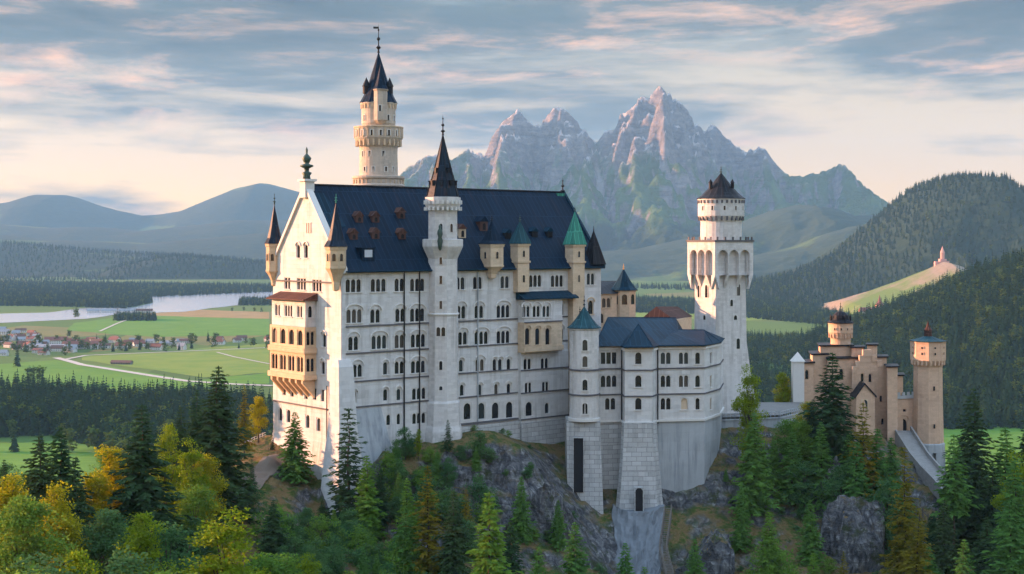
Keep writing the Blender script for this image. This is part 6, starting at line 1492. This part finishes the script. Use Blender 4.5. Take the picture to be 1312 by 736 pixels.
def forest_nodes():
    # hidden-free sources: five real trees standing at the edge of the valley wood
    spots = [(1050, 1345), (1075, 1350), (1096, 1342), (60, 1345), (110, 1352)]
    for (px, d), me, lab in zip([(-22, 1330), (18, 1326), (52, 1334), (88, 1322), (118, 1330)], far_mesh + far_leaf,
                    ['dark spruce standing out at the meadow edge, leftmost', 'narrow dark spruce at the meadow edge below the far barn', 'broad dark spruce at the meadow edge', 'round leafy tree at the meadow edge', 'second round leafy tree at the meadow edge, right of the first']):
        o = bpy.data.objects.new('spruce_tree' if me in far_mesh else 'broadleaf_tree', me); scene.collection.objects.link(o)
        x, y = W(px, d); o.location = (x, y, VZ); o.scale = (26, 26, 26); tag(o, lab, 'tree'); src.append(o)
    ng = bpy.data.node_groups.new('forest', 'GeometryNodeTree')
    ng.interface.new_socket('Geometry', in_out='INPUT', socket_type='NodeSocketGeometry'); ng.interface.new_socket('Geometry', in_out='OUTPUT', socket_type='NodeSocketGeometry')
    T = NT(ng); gi = ng.nodes.new('NodeGroupInput'); go = ng.nodes.new('NodeGroupOutput'); jo = ng.nodes.new('GeometryNodeJoinGeometry')
    def attr(nm, ty):
        a = ng.nodes.new('GeometryNodeInputNamedAttribute'); a.data_type = ty; a.inputs['Name'].default_value = nm
        return [s for s in a.outputs if s.name == 'Attribute' and s.enabled][0]
    sz, tn, kd = attr('size', 'FLOAT'), attr('turn', 'FLOAT'), attr('kind', 'INT')
    rot = T.add('ShaderNodeCombineXYZ'); ng.links.new(tn, rot.inputs['Z'])
    for k, s in enumerate(src):
        oi = ng.nodes.new('GeometryNodeObjectInfo'); oi.inputs['Object'].default_value = s
        cmpn = ng.nodes.new('FunctionNodeCompare'); cmpn.data_type = 'INT'; cmpn.operation = 'EQUAL'
        ins = [i for i in cmpn.inputs if i.enabled]; ng.links.new(kd, ins[0]); ins[1].default_value = k
        ip = ng.nodes.new('GeometryNodeInstanceOnPoints'); ng.links.new(gi.outputs[0], ip.inputs['Points']); ng.links.new(cmpn.outputs[0], ip.inputs['Selection'])
        ng.links.new(oi.outputs['Geometry'], ip.inputs['Instance']); ng.links.new(rot.outputs[0], ip.inputs['Rotation']); ng.links.new(sz, ip.inputs['Scale'])
        ng.links.new(ip.outputs[0], jo.inputs[0])
    ng.links.new(jo.outputs[0], go.inputs[0]); FOREST_NODES.append(ng)
forest_nodes()
def scatter(poly_px, step, seed, zf=None, jitter=0.45, gap=None):
    """ground points inside a polygon given as (px, distance) on the valley floor"""
    q = [W(px, d) for px, d in poly_px]; rs = np.random.RandomState(seed)
    xs = np.arange(min(p[0] for p in q), max(p[0] for p in q), step); ys = np.arange(min(p[1] for p in q), max(p[1] for p in q), step)
    X, Y = np.meshgrid(xs, ys); X = (X + rs.uniform(-jitter, jitter, X.shape) * step).ravel(); Y = (Y + rs.uniform(-jitter, jitter, Y.shape) * step).ravel()
    ins = np.zeros(len(X), bool)
    for (x0, y0), (x1, y1) in zip(q, q[1:] + q[:1]):
        c = ((y0 > Y) != (y1 > Y)) & (X < (x1 - x0) * (Y - y0) / (y1 - y0 + 1e-9) + x0); ins ^= c
    X, Y = X[ins], Y[ins]
    if gap is not None: k = fbm(X / gap[0], Y / gap[0], 3, seed) > gap[1]; X, Y = X[k], Y[k]
    z = np.full(len(X), VZ) if zf is None else zf(X, Y)
    return np.stack([X, Y, z], 1)
DS = ['dark spruce of the wood beyond the left meadow strip', 'leafy tree of the wood beyond the left meadow strip']
f1 = scatter([(-60, 1400), (60, 1440), (130, 1350), (170, 1100), (250, 900), (360, 850), (380, 1500), (330, 1640), (250, 1720), (150, 1690), (60, 1760), (-60, 1800)], 8.0, 1)
forest('forest', ['spruces of the wood beyond the left meadow', 'leafy trees of the wood beyond the left meadow'], f1, 20, 37, 120, 0.16, DS, 1)
hz2 = hill_z('hill2150')
f2 = scatter([(960, 1420), (1060, 1440), (1190, 1480), (1290, 1490), (1440, 1480), (1500, 2400), (1300, 2700), (1050, 2500), (900, 2300), (890, 1500)], 10.0, 2, hz2, gap=(60, -0.62))
forest('forest', ['spruces on the near forested slope at the right', 'leafy trees on the near forested slope at the right'], f2, 19, 37, 130, 0.14, ['dark spruce of the forested slope behind the gatehouse', 'leafy tree of the forested slope behind the gatehouse'], 2)
f3 = np.concatenate([scatter([(770, 3900), (900, 3800), (1060, 3300), (1090, 3600), (1000, 4400), (780, 4700)], 15, 3), scatter([(930, 2300), (1060, 2300), (1070, 2750), (960, 2800), (940, 2600)], 11, 4),
     scatter([(780, 5600), (1000, 5700), (1080, 5500), (1070, 6100), (800, 6100)], 30, 13, gap=(300, -0.05))])
forest('forest', ['', ''], f3, 18, 27, 0, 0.15, DS, 3)
f4 = np.concatenate([scatter([(-80, 4300), (60, 4250), (160, 4100), (196, 4500), (190, 4800), (-80, 4700)], 14, 5), scatter([(-80, 4750), (150, 4800), (350, 5400), (360, 6000), (150, 6300), (-80, 6600)], 19, 6, gap=(400, -0.45)),
     scatter([(-80, 6800), (150, 7000), (350, 7200), (350, 7600), (-80, 7800)], 34, 7, gap=(350, 0.02)), scatter([(305, 4300), (360, 4300), (360, 4600), (310, 4550)], 14, 8), scatter([(145, 3480), (200, 3470), (200, 3560), (150, 3600)], 11, 9)])
forest('forest', ['', ''], f4, 18, 27, 0, 0.15, DS, 4)
h5 = hill_z('hill5000')
f5 = scatter([(940, 4050), (1100, 4150), (1330, 4150), (1440, 4300), (1420, 5600), (1180, 5400), (950, 5200)], 20, 10, h5, gap=(170, -0.42))
f5 = f5[f5[:, 2] > VZ + 1]
forest('forest', ['', ''], f5, 17, 27, 0, 0.12, DS, 5)
h6 = hill_z('hill7600'); f6 = scatter([(140, 7150), (380, 7150), (400, 7900), (140, 7900)], 30, 11, h6, gap=(300, -0.4)); h9 = hill_z('hill9000'); f7 = scatter([(-80, 7700), (360, 7700), (360, 9300), (-80, 9300)], 42, 12, h9, gap=(500, -0.3))
forest('forest', ['', ''], np.concatenate([f6, f7]), 20, 30, 0, 0.1, DS, 6)

# field trees
def field_tree(px, py, kind, h, label, group=None):
    x, y, z = vp(px, py); me = far_leaf[rng.randrange(2)] if kind else far_mesh[rng.randrange(3)]
    o = bpy.data.objects.new('broadleaf_tree' if kind else 'spruce_tree', me); scene.collection.objects.link(o); o.location = (x, y, z); o.scale = (h * (1.15 if kind else 1), h * (1.15 if kind else 1), h); o.rotation_euler = (0, 0, rng.uniform(0, 6)); tag(o, label, 'tree', group)
field_tree(40, 492, 1, 27, 'left round tree of the pair alone in the near meadow'); field_tree(51, 491, 1, 26, 'right round tree of the pair alone in the near meadow')
field_tree(22, 470, 0, 38, 'tall dark tree at the village edge nearest the left margin'); field_tree(114, 487, 1, 7, 'tiny lone bush in the near meadow'); field_tree(98, 409, 1, 30, 'dark round tree on the river bank')
for px, py in [(300, 400), (315, 399), (325, 400), (334, 400)]: field_tree(px + rng.uniform(-3, 3), py, 1, 14, 'small tree in the row along the dry field', 'trees along the dry field')
for px, py in [(984, 402), (1032, 385), (1005, 396)]: field_tree(px, py, 1, 22, 'lone tree in the light fields right of the keep', 'lone trees in the light fields')

# ------------------------------------------------------------------ village
def box_house(px, py, wdt, dep, h, rh, wallm, roofm, ang, label, group, name='village_house', cat='house'):
    x, y, z = vp(px, py); ca, sa = math.cos(ang), math.sin(ang)
    def q(a, b, c): return (x + a * ca - b * sa, y + a * sa + b * ca, z + c)
    hw, hd = wdt / 2, dep / 2; mb = MB()
    mb.mesh([q(-hw, -hd, -1), q(hw, -hd, -1), q(hw, hd, -1), q(-hw, hd, -1), q(-hw, -hd, h), q(hw, -hd, h), q(hw, hd, h), q(-hw, hd, h), q(-hw, 0, h + rh), q(hw, 0, h + rh)],
            [(0, 1, 5, 4), (1, 2, 6, 9, 5), (2, 3, 7, 6), (3, 0, 4, 8, 7), (4, 5, 9, 8), (6, 7, 8, 9)])
    t = thing(name, label, cat, (x, y, z), group)
    mb.build('wall', wallm, t)
    mb = MB(); ex = 0.9; k = rh / hd
    f = [q(-hw - ex, -hd - ex, h - ex * k + .25), q(hw + ex, -hd - ex, h - ex * k + .25), q(hw + ex, 0, h + rh + .25), q(-hw - ex, 0, h + rh + .25), q(hw + ex, hd + ex, h - ex * k + .25), q(-hw - ex, hd + ex, h - ex * k + .25)]
    g = [(a, b, c - 0.3) for a, b, c in f]; mb.mesh(f + g, [(0, 1, 2, 3), (3, 2, 4, 5), (0, 6, 7, 1), (1, 7, 8, 2), (2, 8, 10, 4), (3, 9, 6, 0), (5, 11, 9, 3), (4, 10, 11, 5)])
    mb.build('roof', roofm, t)
    mb = MB(); n_ = max(2, int(wdt / 4))
    for fl in range(2 if h > 5 else 1):
        for i in range(n_):
            a = -hw + (i + 0.5) * wdt / n_; mb.face([q(a - .6, -hd - .04, 1.2 + fl * 3), q(a + .6, -hd - .04, 1.2 + fl * 3), q(a + .6, -hd - .04, 2.8 + fl * 3), q(a - .6, -hd - .04, 2.8 + fl * 3)])
    mb.build('window_row', 'glass', t)
    return t
zones = [((0, 95), (436, 456), 26), ((85, 172), (437, 448), 20), ((160, 240), (440, 450), 14), ((238, 345), (436, 442), 5), ((0, 60), (424, 436), 9)]
for (a, b), (c, d), n in zones:
    for i in range(n):
        px, py = rng.uniform(a, b), rng.uniform(c, d); r_ = rng.choice(['red_tile', 'brown_tile', 'brown_tile', 'red_tile', 'grey_tile'])
        nm = {'red_tile': 'red', 'brown_tile': 'brown', 'grey_tile': 'pale grey'}[r_]
        box_house(px, py, rng.uniform(13, 24), rng.uniform(9, 13), rng.uniform(4.5, 7), rng.uniform(3, 5.5), 'house_wall', r_, rng.uniform(-0.7, 0.7), f'small white house with {nm} roof in the valley village', f'{nm} roofed village houses')
box_house(105, 447, 60, 22, 8, 6, 'house_wall', 'red_tile', 0.15, 'largest long red roofed hall in the middle of the village', None, 'hall', 'hall')
box_house(60, 449, 70, 26, 7, 4, 'house_wall', 'grey_tile', -0.1, 'long pale hall with grey roof at the village front', None, 'hall', 'hall')
box_house(72, 441, 42, 20, 8, 6, 'house_wall', 'red_tile', 0.3, 'red roofed hall behind the pale grey roofed hall', None, 'hall', 'hall')
box_house(156, 467, 34, 10, 3.5, 3, 'wood', 'brown_tile', -0.2, 'low brown barn beside the valley road in the meadow', None, 'barn', 'barn')
for px in (120, 140, 163, 185): box_house(px, 401, rng.uniform(30, 50), 16, 6, 5, 'house_wall', rng.choice(['brown_tile', 'grey_tile']), 0.1, 'long shed on the far river bank', 'sheds on the river bank', 'shed', 'shed')
for i in range(12): box_house(rng.uniform(0, 110), rng.uniform(343, 349), 36, 24, 9, 8, 'house_wall', 'grey_tile', rng.uniform(-.5, .5), 'tiny pale house of the hamlet beyond the far left forest', 'houses of the far hamlet')
for i in range(70):
    px = rng.uniform(-5, 345); py = rng.choice([rng.uniform(430, 458), rng.uniform(440, 452)])
    if px > 110: py = rng.uniform(438, 449) + (2 if px < 240 else -1)
    field_tree(px, py, rng.random() < 0.7, rng.uniform(12, 24), 'dark garden tree between the village houses', 'garden trees of the village')
# hilltop buildings on the right
h39 = hill_z('hill3900')
def on_hill(px, d): x, y = W(px, d); return x, y, float(h39(np.array([x]), np.array([y]))[0])
x, y, z = on_hill(1207.5, 3900); t = thing('hilltop_chapel', 'tiny pale chapel with pointed tower on the bare knoll', 'chapel', (x, y, z))
mb = MB(); mb.box(x - 9, x + 9, y - 8, y + 8, z - 12, z + 10); mb.box(x - 22, x - 9.01, y - 6, y + 6, z - 14, z + 3); mb.box(x + 9.01, x + 17, y - 6, y + 6, z - 14, z + 4); mb.build('wall', 'house_pink', t)
mb = MB(); mb.lathe((x, y), [(6, z + 10), (6, z + 26), (7, z + 26), (0, z + 46)], 8); mb.build('tower', 'house_pink', t)
def lowh(px, py): return vp(px, py)
x, y, z = on_hill(1127, 3420); z = max(z, VZ + 8); t = thing('pink_church', 'pink church with stepped tower at the foot of the wooded hill', 'church', (x, y, z))
mb = MB(); mb.box(x - 9, x + 9, y - 9, y + 9, z - 30, z + 34); mb.box(x - 24, x - 9.01, y - 7, y + 7, z - 30, z + 16); mb.box(x + 9.01, x + 30, y - 7, y + 7, z - 30, z + 12); mb.build('wall', 'house_pink', t)
mb = MB(); mb.lathe((x, y), [(11, z + 34.01), (9, z + 38), (4, z + 44), (2.5, z + 50), (0, z + 60)], 8); mb.build('spire', 'red_tile', t)
x, y, z = on_hill(1111, 3430); z = max(z, VZ + 10); t = thing('village_inn', 'long white house left of the pink church', 'house', (x, y, z))
mb = MB(); mb.box(x - 18, x + 18, y - 8, y + 8, z - 30, z + 16); mb.build('wall', 'house_wall', t); mb = MB(); mb.mesh([(x - 20, y - 10, z + 16), (x + 20, y - 10, z + 16), (x + 20, y + 10, z + 16), (x - 20, y + 10, z + 16), (x - 18, y, z + 26), (x + 18, y, z + 26)], [(3, 2, 1, 0), (0, 1, 5, 4), (2, 3, 4, 5), (1, 2, 5), (3, 0, 4)]); mb.build('roof', 'red_tile', t)

# ------------------------------------------------------------------ single big rocks on the right cliff
def rock(px, py, d, sx, sy, sz, seed, label, tilt=0.2):
    import bmesh
    bm = bmesh.new(); bmesh.ops.create_icosphere(bm, subdivisions=5, radius=1.0)
    co = np.array([v.co[:] for v in bm.verts]); rs = np.random.RandomState(seed)
    for k in range(13):                      # cut steep flat faces and a slanting top
        a = rs.uniform(0, 6.28); n = np.array([math.cos(a), math.sin(a), rs.uniform(-0.05, 0.35) if k > 2 else rs.uniform(0.9, 1.6)]); n = unit(n); o_ = rs.uniform(0.42, 0.80); dd = co @ n; co = co - np.outer(np.maximum(dd - o_, 0) * 0.93, n)
    co = co * (1 + 0.26 * (ridged(co[:, 0] * 2.5 + co[:, 2] * 2 + seed, co[:, 1] * 2.5 - co[:, 2] * 1.3, 5, seed) - 0.6)[:, None])
    co = co * np.array([sx, sy, sz]); co[:, 0] += co[:, 2] * tilt
    for v, c in zip(bm.verts, co): v.co = c
    me = bpy.data.meshes.new('rock'); bm.to_mesh(me); bm.free(); me.materials.append(M['crag'])
    o = bpy.data.objects.new('rock', me); scene.collection.objects.link(o); o.location = P(px, py, d); tag(o, label, 'rock')
rock(1098, 712, 317, 11, 9, 19, 5, 'big pale grey rock face jutting out below the gatehouse spruce')
rock(1062, 640, 331, 6, 6, 12, 6, 'upright grey rock above and left of the big rock face', 0.1)
rock(903, 742, 310, 11, 8, 12, 8, 'broad dark rock at the foot of the right cliff by the stairs', 0)
rock(703, 668, 307, 7, 6, 11, 9, 'dark rock buttress left of the masonry piers', -0.1)
